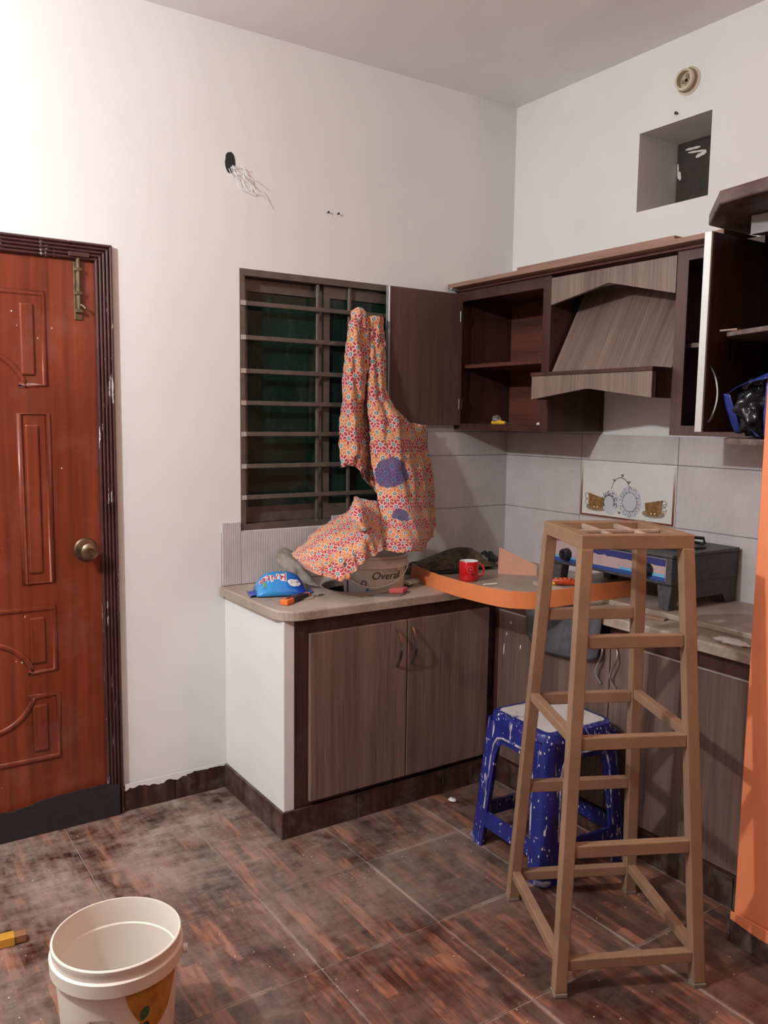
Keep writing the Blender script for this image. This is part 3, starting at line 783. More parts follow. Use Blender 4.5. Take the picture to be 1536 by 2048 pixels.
# right-hand wall cabinet, door open at a right angle
rc = thing('wall_cabinet', 'narrow wall cabinet right of the hood with its silver-edged door standing open', 'cabinet', (0, -1.34, CB))
y0, y1 = -1.190, -1.505
bm = BM()
box(bm, FX, -.004, y0-.016, y0, CB, CT); box(bm, FX, -.004, y1, y1+.016, CB, CT)
box(bm, FX, -.004, y1+.016, y0-.016, CB, CB+.020); box(bm, FX, -.004, y1+.016, y0-.016, CT-.03, CT)
obj('carcass', bm, M['wenge_v'], rc)
bm = BM(); box(bm, -.012, -.004, y1+.016, y0-.016, CB+.02, CT-.03); obj('back_panel', bm, M['wenge_v'], rc)
bm = BM(); box(bm, FX-.006, FX, y0-.045, y0, CB, CT); box(bm, FX-.006, FX, y1, y0-.045, CB, CB+.034); box(bm, FX-.006, FX, y1, y0-.045, CT-.035, CT)
obj('face_frame', bm, wood('wenge_face_frame_worn', (.115, .058, .046), (.06, .028, .023), 'z'), rc)
bm = BM(); box(bm, FX+.03, -.012, y1+.016, y0-.016, 1.742, 1.757); obj('shelf', bm, plain('worn_shelf', (.13, .09, .075), .6), rc)
bm = BM(); box(bm, -.592, FX-.008, -1.507, -1.489, 1.462, 2.040, .0015, 1); d = obj('door', bm, wood('wenge_door_face', (.10, .034, .024), (.045, .015, .011), 'z'), rc)
bm = BM(); box(bm, -.600, -.592, -1.510, -1.486, 1.462, 2.040, .001, 1); obj('edge_band', bm, M['alu'], d)
bow_handle(d, (-.566, -1.507, 1.652), (-.566, -1.507, 1.492), (0, -1, 0), bulge=.026, wdt=.007)
for z in (1.565, 1.935):
    bm = BM(); box(bm, FX-.012, FX+.03, -1.488, -1.476, z-.028, z+.028, .003, 1); obj('hinge', bm, M['steel'], d)

# top boards over the cabinets
bm = BM(); box(bm, -.388, -.004, -1.40, -.003, 2.074, 2.092, .0015, 1)
tag(obj('top_board', bm, M['board']), 'long raw-edged board capping the corner wall cabinets and hood', 'board')
bm = BM(); box(bm, -.355, -.10, -1.19, -.42, 2.0925, 2.112, .0015, 1)
tag(obj('loose_plank', bm, M['board']), 'shorter raw plank lying loose on top of the hood capping board', 'plank')
bm = BM(); box(bm, FX-.02, -.004, -1.40, -.003, 2.0622, 2.0738); tag(obj('cornice_strip', bm, M['wenge_h']), 'dark strip between the wall cabinets and the raw capping board', 'trim')

# open end shelves against the partition
es = thing('end_shelf_unit', 'dark open end shelves between the silver-edged door and the orange wall', 'shelf unit', (-.3, -1.63, 1.43))
tape = plain('taped_scuffed_edge', (.15, .11, .095), .35, var=.5, vscale=45)
bm = BM(); prism(bm, [(-.004, -1.514), (-.47, -1.514), (-.56, -1.56), (-.625, -1.727), (-.004, -1.727)], 'z', 1.428, 1.446, .002); obj('shelf', bm, tape, es)
bm = BM(); prism(bm, [(-.004, -1.514), (-.50, -1.514), (-.575, -1.56), (-.635, -1.727), (-.004, -1.727)], 'z', 1.738, 1.752, .002); obj('shelf', bm, tape, es)
bm = BM(); box(bm, -.013, -.004, -1.727, -1.514, 1.446, 2.085); obj('back_panel', bm, M['wenge_v'], es)
bm = BM(); box(bm, -.60, -.013, -1.733, -1.728, 1.446, 2.10); obj('end_panel', bm, M['black'], es)
bm = BM(); box(bm, -.42, -.013, -1.727, -1.514, 2.085, 2.10); obj('top', bm, M['wenge_v'], es)
bm = BM(); box(bm, -.445, -.420, -1.727, -1.53, 2.045, 2.10, .001, 1); obj('fascia', bm, plain('grey_fascia', (.30, .26, .265), .5, var=.2), es)
bm = BM(); prism(bm, [(-.424, -1.370), (-.627, -1.546), (-.655, -1.728), (-.008, -1.728), (-.008, -1.42), (-.25, -1.360)], 'z', 2.101, 2.140, .006)
co = obj('crown_board', bm, wood('wenge_crown', (.11, .045, .038), (.045, .018, .016), 'y', dust=.4), es)
bm = BM(); box(bm, -.588, -.568, -1.600, -1.545, 1.7525, 1.7575); obj('raw_strip', bm, M['board'], es)

# ================================================================ THINGS ON THE SHELVES
t = thing('bundled_bag', 'crumpled blue and black plastic bag on the lower end shelf', 'bag', (-.50, -1.60, 1.4465))
def lump(bm, c, r, seed, amp=.35, nu=26, nv=16, sharp=2.2, zmin=None):
    rings = []
    for j in range(nv+1):
        ph = PI*j/nv; ring = []
        for i in range(nu):
            th = 2*PI*i/nu; d = Vector((math.cos(th)*math.sin(ph), math.sin(th)*math.sin(ph), math.cos(ph)))
            q = 1+amp*(noise.noise(d*sharp+Vector((seed, 0, 0)))+.5*abs(noise.noise(d*sharp*2.6+Vector((0, seed, 0))))-.15)
            p = Vector((c[0]+d.x*r[0]*q, c[1]+d.y*r[1]*q, c[2]+d.z*r[2]*q))
            if zmin is not None: p.z = max(p.z, zmin)
            ring.append(bm.verts.new(p))
        rings.append(ring)
    fs = []
    for A, B in zip(rings, rings[1:]):
        for i in range(nu): fs.append(bm.faces.new((A[i], A[(i+1) % nu], B[(i+1) % nu], B[i])))
    bmesh.ops.remove_doubles(bm, verts=rings[0]+rings[-1], dist=1e-5)
    bmesh.ops.recalc_face_normals(bm, faces=[f for f in bm.faces])
bm = BM(); lump(bm, (-.50, -1.640, 1.535), (.088, .068, .088), 3.1, .26, 64, 40, 3.6, 1.447)
obj('black_film', bm, plain('black_plastic_film', (.012, .012, .016), .2), t, True, auto=0)
blue = plain('blue_plastic_film', (.020, .035, .22), .28, var=.3)
def sheet(bm, rows, nsub=5, amp=.0, seed=0, thick=.0):
    """smooth surface through a small grid of control points (Catmull-Rom)"""
    def cr(p0, p1, p2, p3, t):
        return .5*((2*p1)+(p2-p0)*t+(2*p0-5*p1+4*p2-p3)*t*t+(3*p1-p0-3*p2+p3)*t*t*t)
    G = [[Vector(p) for p in r] for r in rows]
    def up(line, n):
        out = []
        for i in range(len(line)-1):
            p0 = line[i-1] if i else 2*line[0]-line[1]; p3 = line[i+2] if i+2 < len(line) else 2*line[-1]-line[-2]
            for k in range(n): out.append(cr(p0, line[i], line[i+1], p3, k/n))
        out.append(line[-1].copy()); return out
    G = [up(r, nsub) for r in G]; G = [list(c) for c in zip(*[up(list(c), nsub) for c in zip(*G)])]
    V = []
    for i, r in enumerate(G):
        vr = []
        for j, p in enumerate(r):
            if amp:
                d = noise.noise((p.x*24+seed, p.z*5.0, seed))*.6+noise.noise((p.x*55, p.z*30+seed, 2))*.4
                p = p+Vector((0, amp*d, amp*.25*d))
            vr.append(bm.verts.new(p))
        V.append(vr)
    fs = []
    for i in range(len(V)-1):
        for j in range(len(V[0])-1): fs.append(bm.faces.new((V[i][j], V[i][j+1], V[i+1][j+1], V[i+1][j])))
    return V, fs
for rows, nm in (([[(-.548, -1.60, 1.590), (-.575, -1.66, 1.615), (-.60, -1.72, 1.632)], [(-.575, -1.57, 1.572), (-.60, -1.64, 1.60), (-.615, -1.72, 1.612)]], 'top'),
                 ([[(-.580, -1.565, 1.575), (-.588, -1.59, 1.572)], [(-.572, -1.575, 1.52), (-.578, -1.605, 1.52)], [(-.545, -1.585, 1.462), (-.555, -1.61, 1.460)]], 'left'),
                 ([[(-.585, -1.66, 1.475), (-.595, -1.665, 1.475)], [(-.582, -1.675, 1.455), (-.60, -1.70, 1.452)]], 'foot'),
                 ([[(-.612, -1.715, 1.60), (-.610, -1.728, 1.60)], [(-.612, -1.715, 1.52), (-.610, -1.728, 1.52)], [(-.605, -1.712, 1.455), (-.605, -1.728, 1.455)]], 'right')):
    bm = BM(); sheet(bm, rows, 5, .006, 2)
    o = obj('blue_film', bm, blue, t, True, auto=0); s = o.modifiers.new('thickness', 'SOLIDIFY'); s.thickness = .0015
sp = thing('shelf_tool', 'small yellow-handled tool with thin rods on the corner cabinet floor', 'tool', (-.2, -.17, CB+.02))
zf = CB+.0205
bm = BM(); tube(bm, [(-.215, -.13, zf+.012), (-.20, -.165, zf+.014), (-.195, -.20, zf+.011)], [.008, .012, .007], 10); obj('handle', bm, plain('yellow_plastic', (.75, .42, .02), .4), sp, True)
bm = BM(); tube(bm, [(-.205, -.025, zf+.010), (-.205, -.08, zf+.006), (-.212, -.13, zf+.010)], .0025, 8); obj('rod', bm, M['steel'], sp, True)
bm = BM(); tube(bm, [(-.195, -.20, zf+.010), (-.19, -.28, zf+.004)], .0025, 8); obj('rod', bm, M['steel'], sp, True)
bm = BM(); lump(bm, (-.20, -.145, zf+.026), (.018, .022, .020), 7.7, .5, 14, 9, 2.0, zf); tag(obj('crumpled_film', bm, plain('grey_film', (.20, .17, .16), .4), None, True), 'crumpled grey film heap behind the yellow tool in the corner cabinet', 'wrapper')
bm = BM(); lump(bm, (-.19, -.425, zf+.009), (.018, .028, .009), 2.2, .3, 16, 8, 2.0, zf); tag(obj('white_lump', bm, M['white_paint'], None, True), 'flat white lump on the corner cabinet floor near its right side', 'lump')
bm = BM(); box(bm, -.14, -.132, -.455, -.425, zf, zf+.055, .004, 2); tag(obj('white_card', bm, M['white_paint']), 'small white card standing inside the corner cabinet at right', 'card')

# ================================================================ THINGS ON THE WORKTOP
ZT = TOP+.0006
# patterned cloth hanging from the window bars and heaped over the bucket
S1=[[(-0.921,-0.060,1.928),(-0.908,-0.075,1.941),(-0.884,-0.075,1.939),(-0.847,-0.060,1.921)],
 [(-0.948,-0.070,1.848),(-0.940,-0.100,1.856),(-0.906,-0.100,1.849),(-0.853,-0.070,1.844)],
 [(-0.963,-0.070,1.726),(-0.954,-0.110,1.725),(-0.911,-0.110,1.727),(-0.849,-0.070,1.722)],
 [(-0.976,-0.070,1.563),(-0.968,-0.120,1.563),(-0.925,-0.120,1.564),(-0.862,-0.070,1.566)],
 [(-0.987,-0.070,1.399),(-0.971,-0.120,1.401),(-0.928,-0.120,1.390),(-0.842,-0.070,1.378)],
 [(-0.994,-0.080,1.291),(-0.967,-0.110,1.298),(-0.927,-0.120,1.281),(-0.841,-0.080,1.205)]]
S2=[[(-0.850,-0.060,1.913),(-0.827,-0.075,1.915),(-0.797,-0.075,1.913),(-0.760,-0.060,1.911)],
 [(-0.854,-0.070,1.773),(-0.841,-0.100,1.772),(-0.805,-0.090,1.770),(-0.764,-0.070,1.767)],
 [(-0.867,-0.090,1.607),(-0.852,-0.120,1.607),(-0.811,-0.110,1.604),(-0.767,-0.090,1.589)],
 [(-0.875,-0.120,1.462),(-0.841,-0.170,1.463),(-0.766,-0.170,1.464),(-0.661,-0.120,1.460)],
 [(-0.869,-0.140,1.318),(-0.822,-0.200,1.320),(-0.733,-0.200,1.319),(-0.611,-0.140,1.314)],
 [(-0.888,-0.200,1.158),(-0.842,-0.270,1.162),(-0.754,-0.270,1.158),(-0.604,-0.190,1.145)],
 [(-0.940,-0.300,1.059),(-0.904,-0.380,1.066),(-0.812,-0.370,1.059),(-0.662,-0.270,1.038)],
 [(-1.011,-0.420,0.994),(-0.971,-0.480,0.986),(-0.901,-0.480,0.986),(-0.753,-0.360,0.966)]]
S3=[[(-0.710,-0.070,1.471),(-0.648,-0.075,1.472),(-0.583,-0.070,1.468),(-0.541,-0.065,1.464)],
 [(-0.669,-0.090,1.323),(-0.628,-0.100,1.323),(-0.575,-0.090,1.322),(-0.527,-0.070,1.320)],
 [(-0.634,-0.120,1.172),(-0.601,-0.130,1.172),(-0.551,-0.110,1.168),(-0.508,-0.090,1.176)],
 [(-0.647,-0.160,1.035),(-0.614,-0.170,1.035),(-0.567,-0.150,1.034),(-0.517,-0.120,1.041)],
 [(-0.693,-0.200,0.968),(-0.656,-0.200,0.963),(-0.612,-0.180,0.966),(-0.547,-0.140,0.978)]]
S4=[[(-1.296,-0.240,0.972),(-1.234,-0.240,1.012),(-1.139,-0.200,1.069),(-1.036,-0.200,1.114),(-0.985,-0.200,1.166),(-0.889,-0.220,1.153)],
 [(-1.317,-0.300,0.969),(-1.266,-0.330,0.998),(-1.185,-0.340,1.041),(-1.091,-0.330,1.072),(-1.017,-0.320,1.105),(-0.940,-0.310,1.070)],
 [(-1.313,-0.340,0.956),(-1.278,-0.410,0.963),(-1.218,-0.440,0.990),(-1.153,-0.460,1.025),(-1.094,-0.460,1.044),(-1.009,-0.430,1.021)],
 [(-1.299,-0.360,0.933),(-1.284,-0.440,0.919),(-1.243,-0.470,0.905),(-1.198,-0.490,0.911),(-1.147,-0.500,0.956),(-1.033,-0.480,1.000)]]
S5=[[(-0.867,-0.050,1.649),(-0.834,-0.045,1.651),(-0.807,-0.050,1.651)],
 [(-0.875,-0.050,1.482),(-0.837,-0.045,1.483),(-0.805,-0.050,1.483)],
 [(-0.893,-0.050,1.325),(-0.840,-0.045,1.313),(-0.799,-0.060,1.313)],
 [(-0.874,-0.060,1.255),(-0.822,-0.050,1.228),(-0.803,-0.080,1.218)],
 [(-0.840,-0.070,1.208),(-0.807,-0.060,1.185),(-0.810,-0.100,1.163)]]
S6=[[(-1.050,-0.290,1.184),(-1.036,-0.290,1.184),(-1.022,-0.290,1.175)],
 [(-1.104,-0.360,1.152),(-1.083,-0.380,1.159),(-1.032,-0.350,1.154)],
 [(-1.122,-0.390,1.118),(-1.104,-0.430,1.112),(-1.021,-0.370,1.117)],
 [(-1.105,-0.410,1.080),(-1.099,-0.450,1.073),(-1.040,-0.400,1.077)]]
def cloth_mat():
    t = NT('floral_print_cotton'); uv = t.coord('UV'); s = t.sepxyz(uv)
    PER = .062
    def cell(ou, ov):
        u = t.math('ADD', t.math('DIVIDE', s[0], PER), ou); v = t.math('ADD', t.math('DIVIDE', s[1], PER), ov)
        fu = t.math('SUBTRACT', t.math('FRACT', u), .5); fv = t.math('SUBTRACT', t.math('FRACT', v), .5)
        par = t.math('MODULO', t.math('FLOOR', v), 2.0)
        r = t.math('SQRT', t.math('ADD', t.math('MULTIPLY', fu, fu), t.math('MULTIPLY', fv, fv)))
        a = t.math('ARCTAN2', fv, fu); return r, a, par
    r, a, par = cell(100, 100); r2_, a2, par2 = cell(100.5, 100.5)
    mag = (.34, .022, .060); org = (.56, .21, .055); teal = (.075, .19, .215); white = (.76, .58, .50)
    def band(x, lo, hi): return t.math('MULTIPLY', t.math('GREATER_THAN', x, lo), t.math('LESS_THAN', x, hi))
    def petals(a, r, n, ph, mid, width, lo, hi):
        ang = t.math('COSINE', t.math('ADD', t.math('MULTIPLY', a, n), ph))
        thr = t.math('ADD', width, t.math('MULTIPLY', t.math('ABSOLUTE', t.math('SUBTRACT', r, mid)), 6.0))
        return t.math('MULTIPLY', t.math('GREATER_THAN', ang, thr), band(r, lo, hi))
    c = t.mix(t.maprange(t.noise(uv, 14, 2), .42, .58), (.66, .35, .235), (.66, .29, .225))
    c = t.mix(petals(a, r, 8.0, 0.0, .28, -.75, .14, .50), c, white)
    c = t.mix(petals(a2, r2_, 8.0, 0.0, .26, -.75, .14, .44), c, white)
    c = t.mix(petals(a, r, 8.0, 0.0, .30, -.55, .19, .50), c, t.mix(par, mag, org))
    c = t.mix(petals(a2, r2_, 8.0, 0.0, .28, -.55, .19, .42), c, t.mix(par2, org, mag))
    rs, as_, ps = cell(100.5, 100.0)
    c = t.mix(band(rs, .030, .075), c, white); c = t.mix(band(rs, .0, .045), c, mag)
    for rr in (r, r2_):
        c = t.mix(t.math('LESS_THAN', rr, .168), c, white)
        c = t.mix(t.math('LESS_THAN', rr, .136), c, teal)
        c = t.mix(t.math('LESS_THAN', rr, .048), c, (.60, .62, .56))
    # ink stains soaked into the cloth
    p = t.pos(); dn = t.n('ShaderNodeVectorMath', operation='SUBTRACT')
    for (q, rad) in (((-.813, -.2, 1.262), .068), ((-.858, -.33, 1.102), .034)):
        vm = t.n('ShaderNodeVectorMath', operation='DISTANCE'); t.link(p, vm.inputs[0]); vm.inputs[1].default_value = q
        d = t.math('ADD', vm.outputs['Value'], t.math('MULTIPLY', t.math('SUBTRACT', t.noise(p, 45, 4, .7), .5), .035))
        st = t.maprange(d, rad, rad+.004, .86, 0.0)
        c = t.mix(st, c, (.030, .036, .155))
    t.col(c); t.rough(.85); t.b.inputs['Sheen Weight'].default_value = .15
    return t.m
cl_bm = BM(); uvl = cl_bm.loops.layers.uv.new('UVMap')
for k, (S, sub, amp) in enumerate(((S1, 9, .042), (S2, 9, .036), (S3, 8, .036), (S4, 9, .042), (S5, 6, .016), (S6, 7, .018))):
    V, fs = sheet(cl_bm, S, sub, amp, k*3.3)
    # arc-length coordinates so the print keeps its scale
    uv = {}
    ni, nj = len(V), len(V[0])
    for i in range(ni):
        for j in range(nj):
            jm = nj//2
            u = sum((V[i][q+1].co-V[i][q].co).length for q in range(min(j, jm), max(j, jm)))*(1 if j >= jm else -1)
            v_ = sum((V[q+1][jm].co-V[q][jm].co).length for q in range(i))
            uv[V[i][j]] = (u+k*.019, -v_+k*.013)
    for f in fs:
        for l in f.loops: l[uvl].uv = uv[l.vert]
cloth = obj('patterned_cloth', cl_bm, cloth_mat(), None, True, auto=0)
tag(cloth, 'floral cotton cloth with blue ink stains hanging from the window over a bucket', 'cloth')
sm = cloth.modifiers.new('thickness', 'SOLIDIFY'); sm.thickness = .002

# bucket standing in the sink
BX, BY, BZ = -.945, -.278, TOP-.1855
bk = thing('paint_bucket', 'white paint bucket standing in the sink under the floral cloth', 'bucket', (BX, BY, BZ))
bm = BM(); lathe(bm, [(.001, .003), (.108, .003), (.111, .0), (.114, .01), (.125, .265), (.127, .270), (.134, .272), (.134, .305), (.130, .308), (.128, .318), (.124, .318), (.120, .27), (.109, .012), (.001, .012)], (BX, BY, BZ), 44)
obj('body', bm, plain('dirty_white_bucket', (.74, .69, .64), .42, var=.08, vscale=9), bk, True)
ang0 = math.atan2(-3.06-BY, -2.76-BX)
def wrap_patch(parent, name, c, rf, a0, a1, z0, z1, mat, off=.0008, n=18, skew=None):
    bm = BM(); A = []; B = []
    for i in range(n+1):
        a = a0+(a1-a0)*i/n
        zt = z1 if skew is None else skew(i/n)
        for z, L in ((z0, A), (zt, B)):
            r = rf(z)+off; L.append(bm.verts.new((c[0]+r*math.cos(a), c[1]+r*math.sin(a), z)))
    for i in range(n): bm.faces.new((A[i], A[i+1], B[i+1], B[i]))
    bmesh.ops.recalc_face_normals(bm, faces=bm.faces[:]); return obj(name, bm, mat, parent, True)
rb = lambda z: .114+.011*(z-BZ-.01)/.255
wrap_patch(bk, 'label', (BX, BY), rb, ang0-.95, ang0+.15, BZ+.03, BZ+.20, plain('pale_blue_label', (.60, .63, .66), .4, var=.04), skew=lambda f: BZ+.235-.055*f)
wrap_patch(bk, 'label_edge', (BX, BY), rb, ang0-1.05, ang0-.96, BZ+.03, BZ+.235, plain('purple_label_edge', (.13, .03, .15), .4))
def on_cyl(c, r, a, z): return (c[0]+r*math.cos(a), c[1]+r*math.sin(a), z)
inkm = plain('black_print', (.03, .025, .025), .4)
text_part('lettering', 'Overall', .042, inkm, bk, on_cyl((BX, BY), rb(BZ+.245)+.0012, ang0+.42, BZ+.243), (PI/2, 0, ang0+.42+PI/2), shear=.25, curve_r=.125)
text_part('lettering', 'COLOR', .020, plain('grey_print', (.42, .37, .33), .4), bk, on_cyl((BX, BY), rb(BZ+.262)+.0012, ang0+.55, BZ+.262), (PI/2, 0, ang0+.55+PI/2), curve_r=.125)
bm = BM(); c_ = on_cyl((BX, BY), rb(BZ+.215)+.0015, ang0-.32, BZ+.213); tg = Vector((-math.sin(ang0-.32), math.cos(ang0-.32), 0))
tube(bm, [Vector(c_)+tg*(.010*math.cos(2*PI*k/16))+Vector((0, 0, .010*math.sin(2*PI*k/16))) for k in range(16)], .0022, 6, closed=True); obj('logo_ring', bm, plain('violet_print', (.09, .06, .17), .4), bk)
bm = BM(); c_ = on_cyl((BX, BY), rb(BZ+.19)+.0012, ang0-.20, BZ+.19); tg = Vector((-math.sin(ang0-.2), math.cos(ang0-.2), 0))
tube(bm, [Vector(c_)+tg*.008+Vector((0, 0, .012)), Vector(c_), Vector(c_)-tg*.006+Vector((0, 0, -.006))], [.002, .005, .003], 6); obj('splash_mark', bm, plain('cyan_print', (.05, .30, .50), .4), bk)
hp = []
for k in range(17):
    f = k/16; a = ang0-1.45+2.9*f; rr = .139
    hp.append((BX+rr*math.cos(a), BY+rr*math.sin(a), BZ+.285-.085*math.sin(PI*f)))
bm = BM(); tube(bm, hp, .0025, 8); obj('wire_handle', bm, M['white_plastic'], bk, True)

# wet-wipes packet
wp = thing('wipes_packet', 'glossy blue wet wipes packet on the worktop left of the bucket', 'packet', (-1.345, -.245, ZT), math.radians(-18))
def hgt(u, v):
    e = max(0, (1-abs(u)**3.2))**.55*max(0, (1-abs(v)**3.0))**.5
    return (.060+.028*v)*e*1.12+(.005*noise.noise((u*4, v*4, 2))+.004*noise.noise((u*9, v*9, 5)))*e
def packet():
    m = NT('blue_wipes_film'); o = m.coord('Object'); x = m.sepxyz(o)
    f = m.math('ADD', m.math('MULTIPLY', x[0], 5.0), m.math('MULTIPLY', m.noise(o, 14, 3), .5))
    m.col(m.ramp(f, [(.0, (.03, .26, .62)), (.35, (.02, .20, .58)), (.62, (.008, .045, .36))])); m.rough(.2); m.b.inputs['Coat Weight'].default_value = .5
    bm = BM(); nu, nv = 28, 18; L, W, Hh = .098, .068, .074
    for side in (1, 0):
        V = []
        for j in range(nv+1):
            row = []
            for i in range(nu+1):
                u = i/nu*2-1; v = j/nv*2-1
                e = max(0, (1-abs(u)**3.2))**.55*max(0, (1-abs(v)**3.0))**.5
                z = hgt(u, v) if side else .004
                pinch = 1-.05*e*0
                row.append(bm.verts.new((u*L*(1+.03*noise.noise((v*3, 1, 0))), v*W*pinch*(1-.10*abs(u)**4), .004+max(0, z-.004))))
            V.append(row)
        for j in range(nv):
            for i in range(nu): bm.faces.new((V[j][i], V[j][i+1], V[j+1][i+1], V[j+1][i]))
    bmesh.ops.remove_doubles(bm, verts=bm.verts[:], dist=.0008); bmesh.ops.recalc_face_normals(bm, faces=bm.faces[:])
    obj('pouch', bm, m.m, wp, True, local=True, auto=0)
    dk = plain('deep_blue_film', (.008, .05, .36), .22, coat=.4)
    for sx in (-1, 1):
        bm = BM(); rows = [[(sx*.094, y, .006) for y in (-.05, -.02, .02, .05)], [(sx*.110, y, .006+.003*math.sin(y*90)) for y in (-.056, -.02, .02, .056)], [(sx*.122, y, .004) for y in (-.058, -.02, .02, .058)]]
        sheet(bm, rows, 4, 0); o = obj('crimp', bm, dk, wp, True, local=True, auto=0); q = o.modifiers.new('t', 'SOLIDIFY'); q.thickness = .0015
packet()
wrot = math.radians(-18)
def on_packet(name, me_, mat, lift):
    """lay a flat mesh (local x, y) on the pouch surface"""
    for v in me_.vertices: v.co.z = .004+max(0, hgt(v.co.x/.098, v.co.y/.068)-.004)+lift
    me_.materials.clear(); me_.materials.append(mat); o = bpy.data.objects.new(name, me_); COL.objects.link(o); o.parent = wp
def text_mesh(body, size, ang, off, bold=0.0, shear=.15):
    cu = bpy.data.curves.new('t', 'FONT'); cu.body = body; cu.size = size; cu.align_x = 'CENTER'; cu.align_y = 'CENTER'; cu.shear = shear; cu.offset = bold; cu.resolution_u = 3
    t_ = bpy.data.objects.new('t', cu); COL.objects.link(t_); dg = bpy.context.evaluated_depsgraph_get(); dg.update()
    me_ = bpy.data.meshes.new_from_object(t_.evaluated_get(dg)); bpy.data.objects.remove(t_); bpy.data.curves.remove(cu)
    for v in me_.vertices:
        x, y = v.co.x, v.co.y; v.co.x = x*math.cos(ang)-y*math.sin(ang)+off[0]; v.co.y = x*math.sin(ang)+y*math.cos(ang)+off[1]
    return me_
on_packet('lettering_outline', text_mesh('Brite', .052, PI+.05, (-.028, -.010), .0035), plain('brand_white_print', (.75, .74, .74), .3), .0022)
on_packet('lettering', text_mesh('Brite', .052, PI+.05, (-.028, -.010)), plain('brand_red_print', (.42, .02, .05), .3), .0032)
def patch(name, c, rx, ry, mat, seed):
    n = 20; vs = [(c[0]+rx*(1+.2*noise.noise((k*.8, seed, 0)))*math.cos(2*PI*k/n), c[1]+ry*(1+.2*noise.noise((k*.8, seed, 3)))*math.sin(2*PI*k/n), 0) for k in range(n)]+[(c[0], c[1], 0)]
    me_ = bpy.data.meshes.new(name); me_.from_pydata(vs, [], [(k, (k+1) % n, n) for k in range(n)]); on_packet(name, me_, mat, .0018)
pale = plain('packet_pale_print', (.66, .62, .60), .3, var=.3, vscale=80)
patch('print_patch', (.046, -.034), .024, .015, pale, 2); patch('print_patch', (.055, .036), .012, .008, pale, 3)
patch('print_mark', (-.066, -.036), .006, .013, plain('packet_green_print', (.10, .30, .14), .3), 6)

# grey rag behind the packet
rg = BM()
sheet(rg, [[(-1.275, -.060, .955), (-1.235, -.055, .965), (-1.195, -.07, .945)], [(-1.290, -.085, .935), (-1.24, -.105, .945), (-1.19, -.12, .915)], [(-1.270, -.120, .895), (-1.225, -.145, .90), (-1.18, -.165, .865)], [(-1.250, -.145, .86), (-1.21, -.175, .855), (-1.17, -.20, .840)], [(-1.235, -.185, .838), (-1.205, -.215, .838), (-1.175, -.24, .836)]], 8, .026, 5)
rag = obj('grey_rag', rg, plain('dirty_grey_rag', (.26, .225, .185), .9, var=.45, vscale=30), None, True, auto=0); q = rag.modifiers.new('t', 'SOLIDIFY'); q.thickness = .003
tag(rag, 'crumpled dirty grey rag between the wipes packet and the cloth', 'rag')
rnd = random.Random(12)
fl = BM()
for k in range(3):
    cx, cy = (-1.315, -1.285, -1.255)[k], (-.375, -.35, -.345)[k]; pts = []
    for q in range(9):
        a = 2*PI*q/9; r_ = (.026+.012*rnd.random()); pts.append((cx+r_*1.3*math.cos(a), cy+r_*.5*math.sin(a)))
    prism(fl, pts, 'z', ZT+.001*k, ZT+.0035+.002*k)
tag(obj('plaster_flakes', fl, plain('plaster_flake', (.36, .31, .26), .9)), 'grey plaster flakes beside the orange utility knife', 'flakes')
# utility knife
uk = thing('utility_knife', 'orange and black snap-off utility knife lying near the counter edge', 'knife', (-1.345, -.385, ZT), math.atan2(.10, .165))
on_ = plain('orange_plastic', (.80, .17, .03), .4)
def kbox(nm, x0, x1, y0, y1, z0, z1, mat, bev=.003):
    bm = BM(); box(bm, x0, x1, y0, y1, z0, z1, bev, 2); return obj(nm, bm, mat, uk, local=True)
kbox('handle_end', -.098, -.050, -.016, .016, 0, .020, on_); kbox('grip', -.050, .055, -.014, .014, 0, .018, M['black']); kbox('stripe', -.050, .030, .0142, .0165, .003, .017, on_, .0008)
kbox('nose', .055, .068, -.013, .013, 0, .017, on_); kbox('slider', -.078, -.060, -.006, .006, .018, .023, M['black'], .002); kbox('blade', .068, .105, -.006, .006, .006, .0075, M['steel'], .0003)
# scraper with a red grip
pk = thing('plaster_scraper', 'grey plastering blade with a red grip at the counter front below the bucket', 'scraper', (-1.00, -.45, ZT))
bm = BM(); prism(bm, [(-1.085, -.452), (-.985, -.522), (-.905, -.475), (-.950, -.440)], 'z', ZT, ZT+.004, .001); obj('blade', bm, plain('grey_blade', (.20, .185, .18), .4, .5), pk)
bm = BM(); prism(bm, [(-1.00, -.470), (-.955, -.497), (-.915, -.470), (-.952, -.450)], 'z', ZT+.0042, ZT+.022, .003); obj('grip', bm, plain('faded_red_grip', (.52, .10, .10), .45), pk)
ns = thing('notched_spreader', 'white toothed spreader lying between the bucket and the orange strip', 'spreader', (-.78, -.34, ZT))
bm = BM(); prism(bm, [(-.835, -.325), (-.755, -.300), (-.748, -.318), (-.830, -.345)], 'z', ZT, ZT+.012, .001); obj('spine', bm, M['white_plastic'], ns)
for k in range(8):
    f = (k+.5)/8; cx, cy = -.832+.082*f, -.352+.026*f; bm = BM(); box(bm, cx-.0032, cx+.0032, cy-.012, cy+.012, ZT, ZT+.010, .001, 1); obj('tooth', bm, M['white_plastic'], ns)

